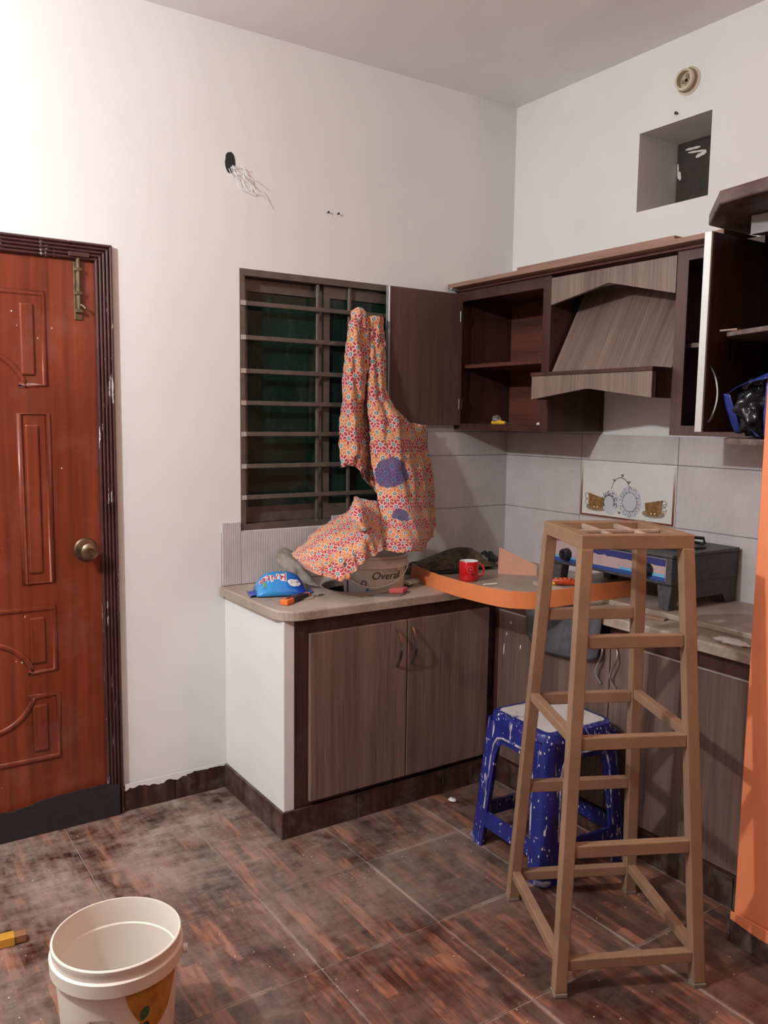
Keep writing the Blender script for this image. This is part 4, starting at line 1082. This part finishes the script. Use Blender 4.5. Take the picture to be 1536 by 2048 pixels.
# bent orange strip
op = [(-.717, -.212), (-.757, -.33), (-.783, -.46), (-.795, -.598), (-.792, -.73), (-.775, -.846), (-.735, -.905), (-.673, -.950), (-.575, -.990), (-.471, -1.016), (-.33, -1.030), (-.215, -1.036)]
def smooth2(pts, n=4):
    P = [Vector(p) for p in pts]; out = []
    for i in range(len(P)-1):
        p0 = P[i-1] if i else 2*P[0]-P[1]; p3 = P[i+2] if i+2 < len(P) else 2*P[-1]-P[-2]
        for k in range(n):
            t_ = k/n; out.append(.5*((2*P[i])+(P[i+1]-p0)*t_+(2*p0-5*P[i]+4*P[i+1]-p3)*t_*t_+(3*P[i]-p0-3*P[i+1]+p3)*t_**3))
    out.append(P[-1]); return out
bm = BM(); pts = [(p.x, p.y, ZT+.0215+.0335) for p in smooth2(op)]
N = len(pts)
rings = []
for i, p in enumerate(pts):
    t_ = (Vector(pts[min(i+1, N-1)])-Vector(pts[max(i-1, 0)])).normalized(); nr = Vector((t_.y, -t_.x, 0))
    f = i/(N-1); z0 = TOP+.0006 if f < .62 else TOP+.0006+.0205*min(1, (f-.62)/.18); hgt = .062
    ring = []
    for a, b in ((-.0015, 0), (.0015, 0), (.0015, hgt), (-.0015, hgt)):
        q = Vector(p)+nr*a; q.z = z0+b
        if i == 0 and b > 0: q += t_*.035
        ring.append(bm.verts.new(q))
    rings.append(ring)
for A, B in zip(rings, rings[1:]):
    for j in range(4): bm.faces.new((A[j], A[(j+1) % 4], B[(j+1) % 4], B[j]))
bm.faces.new(rings[0]); bm.faces.new(rings[-1][::-1]); bmesh.ops.recalc_face_normals(bm, faces=bm.faces[:])
tag(obj('bent_orange_strip', bm, plain('orange_edging_strip', (.70, .215, .075), .45, var=.05), None, True, auto=40), 'long bent orange plastic strip bowing out over the counter corner', 'strip')

# red mug
mg = thing('red_mug', 'red mug with white inside on the counter behind the orange strip', 'mug', (-.557, -.403, ZT))
red = plain('red_glaze', (.60, .012, .015), .22, coat=.3, var=.04)
bm = BM(); lathe(bm, [(.001, .0), (.034, .0), (.038, .004), (.040, .012), (.040, .080), (.0385, .083)], (-.557, -.403, ZT), 40); obj('body', bm, red, mg, True)
bm = BM(); lathe(bm, [(.0385, .083), (.0365, .081), (.036, .014), (.030, .008), (.001, .008)], (-.557, -.403, ZT), 40); obj('inside', bm, plain('white_glaze', (.80, .78, .75), .25, var=.02), mg, True)
hd_ = Vector((math.cos(YAW), -math.sin(YAW), 0)); c0 = Vector((-.557, -.403, ZT+.044))
bm = BM(); tube(bm, [c0+hd_*(.037+.026*math.sin(PI*k/12))+Vector((0, 0, .028*math.cos(PI*k/12))) for k in range(13)], .0055, 10, flat=.8); obj('handle', bm, red, mg, True)
ma = math.atan2(-3.06+.403, -2.76+.557)+.18
bm = BM(); cpt = Vector(on_cyl((-.557, -.403), .0404, ma, ZT+.052)); tg = Vector((-math.sin(ma), math.cos(ma), 0))
tube(bm, [cpt+tg*(.013*math.cos(2*PI*k/18))+Vector((0, 0, .013*math.sin(2*PI*k/18))) for k in range(15)], .0011, 6); tube(bm, [cpt+tg*.006, cpt-tg*.006], .0012, 6); tube(bm, [cpt+Vector((0, 0, .005)), cpt-Vector((0, 0, .005))], .0011, 6)
obj('print', bm, plain('pale_mug_print', (.62, .22, .2), .3), mg)
bm = BM(); cpt = Vector(on_cyl((-.557, -.403), .0405, ma+.22, ZT+.032)); tube(bm, [cpt-Vector((0, 0, .003)), cpt+Vector((0, 0, .003))], .004, 8); obj('stain_spot', bm, M['black'], mg)

# dark camouflage bag behind the mug
cb = thing('camouflage_bag', 'flattened dark camouflage bag lying behind the red mug', 'bag', (-.42, -.2, ZT))
m = NT('camouflage_fabric'); p_ = m.pos(); f_ = m.noise(p_, 22, 3, .6, .8)
m.col(m.ramp(f_, [(.38, (.012, .009, .007)), (.47, (.05, .036, .018)), (.55, (.13, .085, .04)), (.62, (.03, .022, .012))])); m.rough(.6)
bm = BM(); sheet(bm, [[(-.66, -.075, .843), (-.52, -.06, .865), (-.40, -.05, .888), (-.31, -.06, .895), (-.27, -.09, .865)], [(-.70, -.13, .838), (-.54, -.14, .866), (-.42, -.15, .893), (-.335, -.16, .900), (-.285, -.18, .870)], [(-.68, -.18, .830), (-.54, -.215, .838), (-.42, -.245, .842), (-.33, -.265, .840), (-.27, -.275, .836)]], 7, .014, 4)
o = obj('fabric', bm, m.m, cb, True, auto=0); q = o.modifiers.new('t', 'SOLIDIFY'); q.thickness = .004
bm = BM(); lump(bm, (-.285, -.205, .862), (.045, .035, .038), 9.2, .4, 18, 12, 2.2, ZT); obj('black_pouch', bm, M['black'], cb, True)
bm = BM(); sheet(bm, [[(-.72, -.15, .829), (-.55, -.21, .831), (-.44, -.24, .83)], [(-.70, -.19, .828), (-.55, -.25, .828), (-.45, -.27, .828)]], 4, .003, 6); o = obj('black_strap', bm, M['black'], cb, True, auto=0); q = o.modifiers.new('t', 'SOLIDIFY'); q.thickness = .004
bm = BM(); box(bm, -.465, -.405, -.300, -.285, ZT, ZT+.010, .002, 1); obj('buckle', bm, M['steel'], cb)
# folded peach card
pc = BM(); A = [(-.350, -.352, ZT), (-.236, -.474, ZT), (-.234, -.470, ZT+.046), (-.344, -.350, ZT+.116)]
V1 = [pc.verts.new(p) for p in A]; V2 = [pc.verts.new((p[0]+.0008, p[1]+.0018, p[2])) for p in A]
pc.faces.new(V1); pc.faces.new(V2[::-1])
for i in range(4): pc.faces.new((V1[i], V2[i], V2[(i+1) % 4], V1[(i+1) % 4]))
bmesh.ops.recalc_face_normals(pc, faces=pc.faces[:])
tag(obj('peach_card', pc, plain('peach_card', (.66, .33, .22), .8, var=.06)), 'peach coloured cut card standing on the counter beside the mug', 'card')
# gaudy sweet wrapper
sw = thing('candy_packet', 'small red and yellow twisted packet behind the orange strip', 'packet', (-.40, -.74, ZT+.02))
zs = TOP+.0205
bm = BM(); tube(bm, [(-.405, -.715, zs+.014), (-.385, -.735, zs+.017), (-.362, -.757, zs+.018), (-.340, -.779, zs+.016), (-.322, -.797, zs+.013)], [.006, .014, .016, .014, .006], 12); obj('body', bm, plain('orange_red_wrapper', (.55, .07, .02), .35, var=.4, vscale=90), sw, True)
for p in ((-.412, -.708, zs+.013), (-.392, -.728, zs+.010), (-.315, -.804, zs+.013)):
    bm = BM(); lump(bm, p, (.014, .014, .012), p[0]*40, .4, 12, 8, 2, zs); obj('twist', bm, plain('yellow_wrapper', (.75, .42, .05), .4), sw, True)
for k in range(5):
    f = k/4; bm = BM(); lump(bm, (-.388+.05*f-.006, -.735-.05*f-.006, zs+.031), (.0028, .0028, .0022), k, .2, 8, 6, 2); obj('dot', bm, plain('yellow_dot', (.8, .6, .2), .4), sw, True)
bm = BM(); tube(bm, [(-.575, -.520, ZT+.004), (-.545, -.527, ZT+.0045), (-.515, -.533, ZT+.004)], [.003, .004, .004], 8); tag(obj('white_stick', bm, M['white_plastic'], None, True), 'short white stick on the counter behind the orange strip', 'stick')
bm = BM(); lump(bm, (-.50, -1.585, ZT+.006), (.022, .062, .008), 1.3, .5, 24, 8, 3.0, ZT); tag(obj('white_scrap', bm, M['white_paint'], None, True), 'frayed white paper scrap on the counter by the orange wall', 'scrap')
bm = BM(); prism(bm, [(-.470, -1.215), (-.445, -1.295), (-.415, -1.285), (-.435, -1.205)], 'z', ZT, ZT+.008, .001); tag(obj('wood_offcut', bm, M['board']), 'small raw wood offcut lying by the front stove leg', 'offcut')
# dark mat hanging from the counter front
bm = BM(); rows = [[(-.551, -.765, .832), (-.551, -.94, .8325), (-.551, -1.12, .832)], [(-.560, -.757, .815), (-.560, -.94, .815), (-.560, -1.125, .815)], [(-.562, -.757, .75), (-.566, -.94, .75), (-.562, -1.122, .75)], [(-.558, -.762, .68), (-.565, -.94, .68), (-.558, -1.112, .68)], [(-.553, -.800, .628), (-.558, -.94, .635), (-.553, -1.085, .655)]]
for r_ in rows: pass
rows.insert(0, [(-.520, -.775, .833), (-.520, -.94, .8335), (-.520, -1.11, .833)])
sheet(bm, rows, 6, .002, 1); o = obj('grey_mat', bm, plain('slate_grey_mat', (.075, .072, .080), .75, var=.35, vscale=24), None, True, auto=0); q = o.modifiers.new('t', 'SOLIDIFY'); q.thickness = .006; q.offset = 1
tag(o, 'slate grey rubber mat hanging over the counter edge below the stove', 'mat')

# ================================================================ GAS STOVE
st = thing('gas_stove', 'dark two-burner table-top gas stove with blue striped front panel', 'stove', (-.21, -.985, TOP+.02))
gm = plain('speckled_grey_stove', (.060, .060, .066), .5, .1, .4, 90); sx0, sx1, sy0, sy1 = -.395, -.022, -1.278, -.695; sz0, sz1 = .936, 1.044
bm = BM(); box(bm, sx0, sx1, sy0, sy1, sz0, sz1-.012, .006, 2); obj('body', bm, gm, st)
bm = BM(); box(bm, sx0-.006, sx1, sy0-.006, sy1+.006, sz1-.012, sz1, .003, 2); obj('top_plate', bm, gm, st)
for k, (lx, ly) in enumerate(((sx0+.035, sy0+.04), (sx0+.035, sy1-.035), (sx1-.04, sy0+.04), (sx1-.04, sy1-.035))):
    bm = BM(); z0 = TOP+.0205; pts = [(ly-.022, z0), (ly+.016, z0), (ly+.030, sz0+.004), (ly-.036, sz0+.004)]
    if k in (1, 3): pts = [(2*ly-y, z) for y, z in pts]
    prism(bm, pts, 'x', lx-.022, lx+.022, .003); obj('leg', bm, gm, st)
bm = BM(); prism(bm, [(sx0+.075, sz0+.004), (sx1-.002, sz0+.004), (sx1-.002, TOP+.024), (sx1-.055, TOP+.024), (sx1-.075, TOP+.055), (sx0+.090, TOP+.055)], 'y', sy0+.004, sy0+.010); obj('side_skirt', bm, gm, st)
FXs = sx0-.0015
def strip(name, y0, y1, z0, z1, mat, wav=0.0, seed=0):
    bm = BM(); n = 24; A = []; B = []
    for i in range(n+1):
        y = y0+(y1-y0)*i/n; d = wav*abs(noise.noise((y*38+seed, 2, 1)))
        A.append((y, z0+d)); B.append((y, z1))
    prism(bm, A+B[::-1], 'x', FXs-.0006, FXs+.002); return obj(name, bm, mat, st)
pink = plain('faded_pink_sticker', (.42, .30, .29), .4); navy = plain('navy_sticker', (.03, .035, .15), .35); sky = plain('sky_blue_sticker', (.10, .38, .55), .35); royal = plain('royal_blue_sticker', (.025, .07, .26), .35)
strip('sticker', sy0+.022, sy1-.022, .949, 1.026, pink)
FXs -= .0012; strip('stripe', sy0+.024, sy1-.20, 1.000, 1.025, navy, .014, 1); strip('stripe', sy0+.024, sy1-.024, .949, .962, royal); strip('stripe', sy0+.024, sy0+.22, .963, .972, sky); strip('stripe', sy1-.15, sy1-.024, .963, .971, sky)
for ky in (-.800, -1.180):
    bm = BM(); lathe(bm, [(.001, -.026), (.018, -.026), (.022, -.022), (.024, 0)], (FXs, ky, .980), 24, 'x'); k_ = obj('knob', bm, M['black'], st, True)
    bm = BM(); box(bm, FXs-.032, FXs-.025, ky-.004, ky+.004, .964, .996, .002, 1); obj('grip', bm, M['black'], k_)
for by in (-.845, -1.128):
    bm = BM(); lathe(bm, [(.085, .0), (.088, .004), (.080, .006), (.052, .002), (.05, .010), (.044, .022), (.030, .026), (.001, .026)], (-.205, by, sz1), 28); o = obj('burner', bm, M['black'], st, True)
    for a in range(4):
        an = a*PI/2+PI/4; c_, s_ = math.cos(an), math.sin(an)
        bm = BM(); tube(bm, [(-.205+.115*c_, by+.115*s_, sz1+.002), (-.205+.11*c_, by+.11*s_, sz1+.030), (-.205+.035*c_, by+.035*s_, sz1+.034)], .006, rect=(.008, .010)); obj('pan_support', bm, M['black'], st)
    bm = BM(); tube(bm, [(-.205+.115*math.cos(2*PI*k/24), by+.115*math.sin(2*PI*k/24), sz1+.006) for k in range(24)], .005, 8, closed=True); obj('ring', bm, M['black'], st, True)

# ================================================================ BLUE PLASTIC STOOL
SC = Vector((-.722, -1.066, 0)); SH = .486
stl = thing('plastic_stool', 'blue plastic stool spattered with white paint behind the step frame', 'stool', SC, math.radians(-3))
def stool():
    m = NT('blue_plastic_with_paint_drips'); p = m.coord('Object'); s = m.sepxyz(p)
    c = m.ramp(m.noise(p, 12, 4), [(.3, (.010, .014, .135)), (.7, (.020, .026, .20))])
    d1 = m.noise(m.mapping(p, (60, 60, 5)), 1.0, 4, .65); d2 = m.noise(p, 7, 3)
    sp = m.math('MULTIPLY', m.math('GREATER_THAN', d1, .632), m.math('GREATER_THAN', d2, .45))
    vr = m.math('MULTIPLY', m.math('LESS_THAN', m.voronoi(m.mapping(p, (1, 1, .55)), 85), .24), m.math('GREATER_THAN', m.noise(p, 24, 4, .7), .53))
    c = m.mix(m.math('MAXIMUM', sp, vr), c, (.62, .58, .56))
    m.col(c); m.rough(.33)
    mt = NT('paint_caked_seat'); p = mt.coord('Object')
    f = mt.noise(p, 16, 5, .7); mt.col(mt.mix(mt.maprange(f, .30, .40), (.02, .026, .18), (.55, .51, .49))); mt.rough(.6)
    mr = NT('blue_rib_worn_pale'); p = mr.coord('Object'); mr.col(mr.mix(mr.maprange(mr.noise(mr.mapping(p, (40, 40, 14)), 1.0, 4, .7), .42, .56), (.02, .026, .19), (.50, .47, .50))); mr.rough(.5)
    tw, bw = .158, .193            # half widths at the seat and at the floor
    hw = lambda z: bw+(tw-bw)*z/SH
    # seat: rounded square cushion-edged plate
    bm = BM(); prof = [(-.020, .0), (-.006, -.003), (0, -.014), (.004, -.05)]
    loops = []
    for ins, dz in [(-.030, .0)]+prof:
        h = tw+ins; r = .052+max(ins, -.02); ring = [bm.verts.new((x, y, SH+dz)) for x, y in rrect(-h, h, -h, h, r, 5)]; loops.append(ring)
    for A, B in zip(loops, loops[1:]):
        for i in range(len(A)): bm.faces.new((A[i], A[(i+1) % len(A)], B[(i+1) % len(B)], B[i]))
    bmesh.ops.recalc_face_normals(bm, faces=bm.faces[:]); seat = obj('seat', bm, m.m, stl, True, local=True)
    bm = BM(); prism(bm, rrect(-(tw-.028), tw-.028, -(tw-.028), tw-.028, .02, 5), 'z', SH-.004, SH+.0008); obj('seat_top', bm, mt.m, seat, local=True)
    bm = BM(); lathe(bm, [(.001, .0014), (.017, .0014), (.019, .0005)], (0, 0, SH), 20); obj('centre_hole_shade', bm, plain('hole_shade_blue', (.01, .012, .09), .5), seat, local=True)  # flat disc in darker blue stands for the shade in the seat hole
    # four corner legs: L-shaped, ribbed, splayed
    for k, (sx, sy) in enumerate(((-1, -1), (1, -1), (1, 1), (-1, 1))):
        bm = BM(); rings = []
        for q in range(9):
            z = SH-.03-(SH-.03-.0)*q/8; h = hw(z); lw = .080-.012*q/8; tk = .010
            o_ = h
            # outer corner rounded, with two shallow ribs on every face
            out = [(o_-lw, o_), (o_-lw*.78, o_+.004), (o_-lw*.62, o_), (o_-lw*.45, o_+.004), (o_-lw*.30, o_), (o_-.010, o_-.003), (o_-.003, o_-.010), (o_, o_-lw*.30), (o_+.004, o_-lw*.45), (o_, o_-lw*.62), (o_+.004, o_-lw*.78), (o_, o_-lw)]
            inn = [(o_-tk, o_-lw), (o_-tk, o_-tk), (o_-lw, o_-tk)]
            rings.append([bm.verts.new((sx*x, sy*y, z)) for x, y in out+inn])
        for A, B in zip(rings, rings[1:]):
            for i in range(len(A)): bm.faces.new((A[i], A[(i+1) % len(A)], B[(i+1) % len(B)], B[i]))
        bm.faces.new(rings[0]); bm.faces.new(rings[-1][::-1]); bmesh.ops.recalc_face_normals(bm, faces=bm.faces[:])
        leg = obj('leg', bm, m.m, stl, True, local=True, auto=50)
        bm = BM(); c = bw-.022; lump(bm, (sx*c, sy*c, .012), (.030, .030, .014), k+.5, .25, 16, 8, 2.0, .0); obj('foot', bm, plain('paint_caked_foot', (.22, .22, .32), .6, var=.5, vscale=40), leg, True, local=True)
    # aprons under the seat with arched corners, and low stretchers
    for k in range(4):
        a = k*PI/2; R = Matrix.Rotation(a, 3, 'Z')
        h = tw-.004; bm = BM()
        zt, zb = SH-.03, SH-.095
        pts = [(-h+.02, zt), (h-.02, zt), (h-.035, zb-.045)]+[(h-.055+.0-.030*(1-math.cos(PI/2*q/4))*1.0, zb-.045+.045*math.sin(PI/2*q/4)) for q in range(5)]
        pts = pts[:3]+[(h-.070, zb-.04), (h-.078, zb-.015), (h-.096, zb), (-h+.096, zb), (-h+.078, zb-.015), (-h+.070, zb-.04), (-h+.035, zb-.045)]
        prism(bm, pts, 'y', 0, .008)
        for v in bm.verts: v.co.y += -hw(v.co.z)-.001
        bmesh.ops.rotate(bm, verts=bm.verts[:], cent=(0, 0, 0), matrix=R); obj('apron', bm, m.m, stl, local=True)
        bm = BM(); path = [(-h+.050, 0, .14), (-h+.050, 0, zb-.05), (-h+.056, 0, zb-.012), (-h+.072, 0, zb+.012), (-h+.10, 0, zb+.020), (h-.10, 0, zb+.020), (h-.072, 0, zb+.012), (h-.056, 0, zb-.012), (h-.050, 0, zb-.05), (h-.050, 0, .14)]
        path = [(x+math.copysign(hw(z)-hw(zb), x), -hw(z)-.003, z) for x, y, z in path]
        tube(bm, path, .0040, 6); bmesh.ops.rotate(bm, verts=bm.verts[:], cent=(0, 0, 0), matrix=R); obj('rib', bm, mr.m, stl, True, local=True)
        bm = BM(); z0, z1 = .075, .128; w0, w1 = hw(z0), hw(z1)
        pts = [(-w0+.03, z0+.012), (-w0+.06, z0), (w0-.06, z0), (w0-.03, z0+.012), (w1-.03, z1+.014), (w1-.06, z1), (-w1+.06, z1), (-w1+.03, z1+.014)]
        prism(bm, pts, 'y', 0, .012)
        for v in bm.verts: v.co.y += -hw(v.co.z)+.001
        bmesh.ops.rotate(bm, verts=bm.verts[:], cent=(0, 0, 0), matrix=R); obj('stretcher', bm, m.m, stl, local=True)
stool()

# ================================================================ TALL BROWN STEP FRAME
sf = thing('step_frame', 'tall tapering brown metal step frame standing in front of the stool', 'step frame', (-.964, -1.516, 0), math.radians(-26.5))
def step_frame():
    t = NT('brown_enamel_steel'); p = t.pos(); f = t.noise(p, 9, 4, .6); g = t.noise(p, 30, 4, .7)
    c = t.ramp(f, [(.3, (.235, .138, .082)), (.7, (.305, .182, .112))]); c = t.mix(t.math('MULTIPLY', t.maprange(g, .60, .85), .35), c, (.45, .37, .31)); t.col(c); t.rough(.48)
    m = t.m; Ht = 1.20
    BW, BD, TW, TD = .208, .238, .152, .155     # half sizes at floor and top
    hx = lambda z: BW+(TW-BW)*z/Ht
    hy = lambda z: BD+(TD-BD)*z/Ht
    T = .034; s = T/2
    def bar(name, a, b, w, h, mat=m, parent=sf, upv=(0, 0, 1)):
        bm = BM(); tube(bm, [a, b], .01, rect=(w, h), upv=upv); bmesh.ops.bevel(bm, geom=bm.edges[:], offset=.0025, segments=2, profile=.5, affect='EDGES'); return obj(name, bm, mat, parent, local=True)
    for sx, sy in ((-1, -1), (1, -1), (1, 1), (-1, 1)):
        bm = BM(); A = []; 
        for z in (.012, Ht-.034):
            cx, cy = sx*(hx(z)-s), sy*(hy(z)-s); A.append([bm.verts.new((cx+a*s, cy+b*s, z)) for a, b in ((-1, -1), (1, -1), (1, 1), (-1, 1))])
        for i in range(4): bm.faces.new((A[0][i], A[0][(i+1) % 4], A[1][(i+1) % 4], A[1][i]))
        bm.faces.new(A[0][::-1]); bm.faces.new(A[1]); bmesh.ops.recalc_face_normals(bm, faces=bm.faces[:])
        bmesh.ops.bevel(bm, geom=bm.edges[:], offset=.003, segments=2, profile=.5, affect='EDGES')
        lg = obj('leg', bm, m, sf, local=True)
        bm = BM(); cx, cy = sx*(hx(0)-s), sy*(hy(0)-s); box(bm, cx-s-.001, cx+s+.001, cy-s-.001, cy+s+.001, 0, .012, .002, 1); obj('foot_cap', bm, plain('worn_foot_cap', (.20, .15, .12), .7), lg, local=True)
    w_, h_ = .026, .034
    for z in (.925, .662, .380):
        for sy in (-1, 1):
            x, y = hx(z)-T, sy*(hy(z)-s); bar('rung', (-x, y, z), (x, y, z), w_, h_)
    for sy in (-1, 1):
        z = .082; x, y = hx(z)-T, sy*(hy(z)-s); bar('rung', (-x, y, z), (x, y, z), w_, .030)
    for z in (.672, .090):
        for sx in (-1, 1):
            x, y = sx*(hx(z)-s), hy(z)-T; bar('side_rail', (x, -y, z), (x, y, z), .026, .026)
    zt = Ht-.017
    for sy in (-1, 1): bar('top_rail', (-TW, sy*(TD-s), zt), (TW, sy*(TD-s), zt), T, .038)
    for sx in (-1, 1): bar('top_rail', (sx*(TW-s), -TD+T, zt), (sx*(TW-s), TD-T, zt), T, .038)
    dusty = plain('dusty_flat_bar', (.36, .26, .20), .7, var=.25)
    for x in (-.045, .05): bar('cross_bar', (x, -TD+T, Ht-.010), (x, TD-T, Ht-.010), .012, .014, dusty)
    bar('cross_bar', (-TW+T, -.02, Ht-.006), (TW-T, -.02, Ht-.006), .014, .010, dusty)
step_frame()

# ================================================================ FLOOR THINGS
FBX, FBY = -2.258, -1.232
fb = thing('putty_bucket', 'large open white putty bucket with a yellow leaf print on the floor', 'bucket', (FBX, FBY, 0))
bm = BM(); FH = .315
lathe(bm, [(.001, .004), (.112, .004), (.116, .0), (.119, .008), (.134, FH-.075), (.134, FH-.062), (.146, FH-.060), (.147, FH-.030), (.141, FH-.027), (.141, FH-.016), (.143, FH-.010), (.143, FH-.002), (.141, FH), (.138, FH), (.137, FH-.004), (.134, FH-.06), (.131, FH-.063), (.113, .012), (.001, .012)], (FBX, FBY, 0), 64)
obj('body', bm, plain('cream_white_bucket', (.74, .66, .58), .38, var=.03, vscale=6), fb, True, auto=40)
rf = lambda z: .119+.015*(z-.008)/(FH-.083)
fa = math.atan2(-3.06-FBY, -2.76-FBX)       # side that faces the camera
def leafmat():
    t = NT('yellow_brown_leaf_print'); p = t.pos(); z = t.sepxyz(p)[2]
    f = t.math('ADD', t.noise(p, 16, 3, .6, .5), t.math('MULTIPLY', t.math('SUBTRACT', z, .18), 1.2))
    t.col(t.ramp(f, [(.35, (.50, .27, .035)), (.52, (.42, .19, .02)), (.68, (.20, .065, .015)), (.85, (.14, .05, .02))])); t.rough(.35); return t.m
bm = BM(); n = 26; A = []; B = []
for i in range(n+1):
    f = i/n; a = fa+.10+1.15*f; z1 = FH-.064; z0 = z1-.105*math.sin(PI*min(1, f*1.05))**.7-.004
    for z, L in ((z0, A), (z1, B)): L.append(bm.verts.new(on_cyl((FBX, FBY), rf(z)+.0009, a, z)))
for i in range(n): bm.faces.new((A[i], A[i+1], B[i+1], B[i]))
bmesh.ops.recalc_face_normals(bm, faces=bm.faces[:]); obj('leaf_print', bm, leafmat(), fb, True)
def oval_on(c, r_of, a, z, ra, rz, mat, name, tilt=0.0, ring=None):
    bm = BM(); pts = []
    for k in range(24):
        q = 2*PI*k/24; u, v_ = ra*math.cos(q), rz*math.sin(q); uu = u*math.cos(tilt)-v_*math.sin(tilt); vv = u*math.sin(tilt)+v_*math.cos(tilt)
        zz = z+vv; rr = r_of(zz)+.0016; pts.append(Vector(on_cyl(c, rr, a+uu/rr, zz)))
    if ring: tube(bm, pts, ring, 6, closed=True)
    else: bm.faces.new([bm.verts.new(p) for p in pts])
    return obj(name, bm, mat, fb)
oval_on((FBX, FBY), rf, fa+.42, FH-.126, .011, .016, plain('green_dot_print', (.03, .11, .035), .35), 'oval_mark', -.35)
oval_on((FBX, FBY), rf, fa+.42, FH-.163, .011, .016, plain('dark_dot_print', (.03, .02, .03), .35), 'oval_mark', -.35)
pr = plain('faint_red_brown_print', (.30, .18, .14), .4)
oval_on((FBX, FBY), rf, fa-.30, FH-.132, .030, .014, pr, 'oval_outline', 0, .0008)
text_part('lettering', 'Diamond', .013, pr, fb, on_cyl((FBX, FBY), rf(FH-.15)+.0015, fa-.30, FH-.130), (PI/2, 0, fa-.30+PI/2), curve_r=.13)
text_part('lettering', 'WALL PUTTY', .014, plain('grey_brown_print', (.25, .19, .16), .4), fb, on_cyl((FBX, FBY), rf(FH-.17)+.0015, fa+.08, FH-.152), (PI/2, 0, fa+.08+PI/2), curve_r=.13)
# handle ear on the right
ea = fa+1.42
bm = BM(); c_ = Vector(on_cyl((FBX, FBY), .147, ea, FH-.055)); dd = Vector((math.cos(ea), math.sin(ea), 0)); tube(bm, [c_, c_+dd*.010], .010, 14); obj('handle_ear', bm, M['white_plastic'], fb, True)
hp = []
for k in range(21):
    f = k/20; a = ea+PI*f; hp.append((FBX+.153*math.cos(a), FBY+.153*math.sin(a), FH-.055-.11*math.sin(PI*f)))
bm = BM(); tube(bm, hp, .002, 8); obj('wire_handle', bm, M['steel'], fb, True)

# yellow handled brush on the floor at far left
br = thing('brush_handle', 'flat yellow wooden tool handle lying on the floor at the left edge', 'tool', (-2.42, -.62, .0))
bm = BM(); d0 = Vector((-1, .09, 0)).normalized(); p0 = Vector((-2.352, -.640, .014))
tube(bm, [p0+d0*.030, p0+d0*.06, p0+d0*.16, p0+d0*.30], .01, rect=(.036, .024)); obj('grip', bm, plain('yellow_paint_wood', (.50, .25, .03), .5, var=.15), br)
bm = BM(); tube(bm, [p0, p0+d0*.010, p0+d0*.030], .01, rect=(.030, .020)); obj('tip', bm, plain('brown_raw_tip', (.25, .11, .05), .6), br)
bm = BM(); tube(bm, [p0+d0*.30, p0+d0*.40], .01, rect=(.055, .006)); obj('blade', bm, M['steel'], br)
# dried plaster lump on the floor by the skirting
bm = BM(); lump(bm, (-.775, -.60, .005), (.014, .018, .006), 6.1, .5, 14, 8, 2.5, .0005); tag(obj('plaster_crumb', bm, M['white_paint'], None, True), 'dried white plaster crumb on the floor in front of the cabinet', 'crumb')
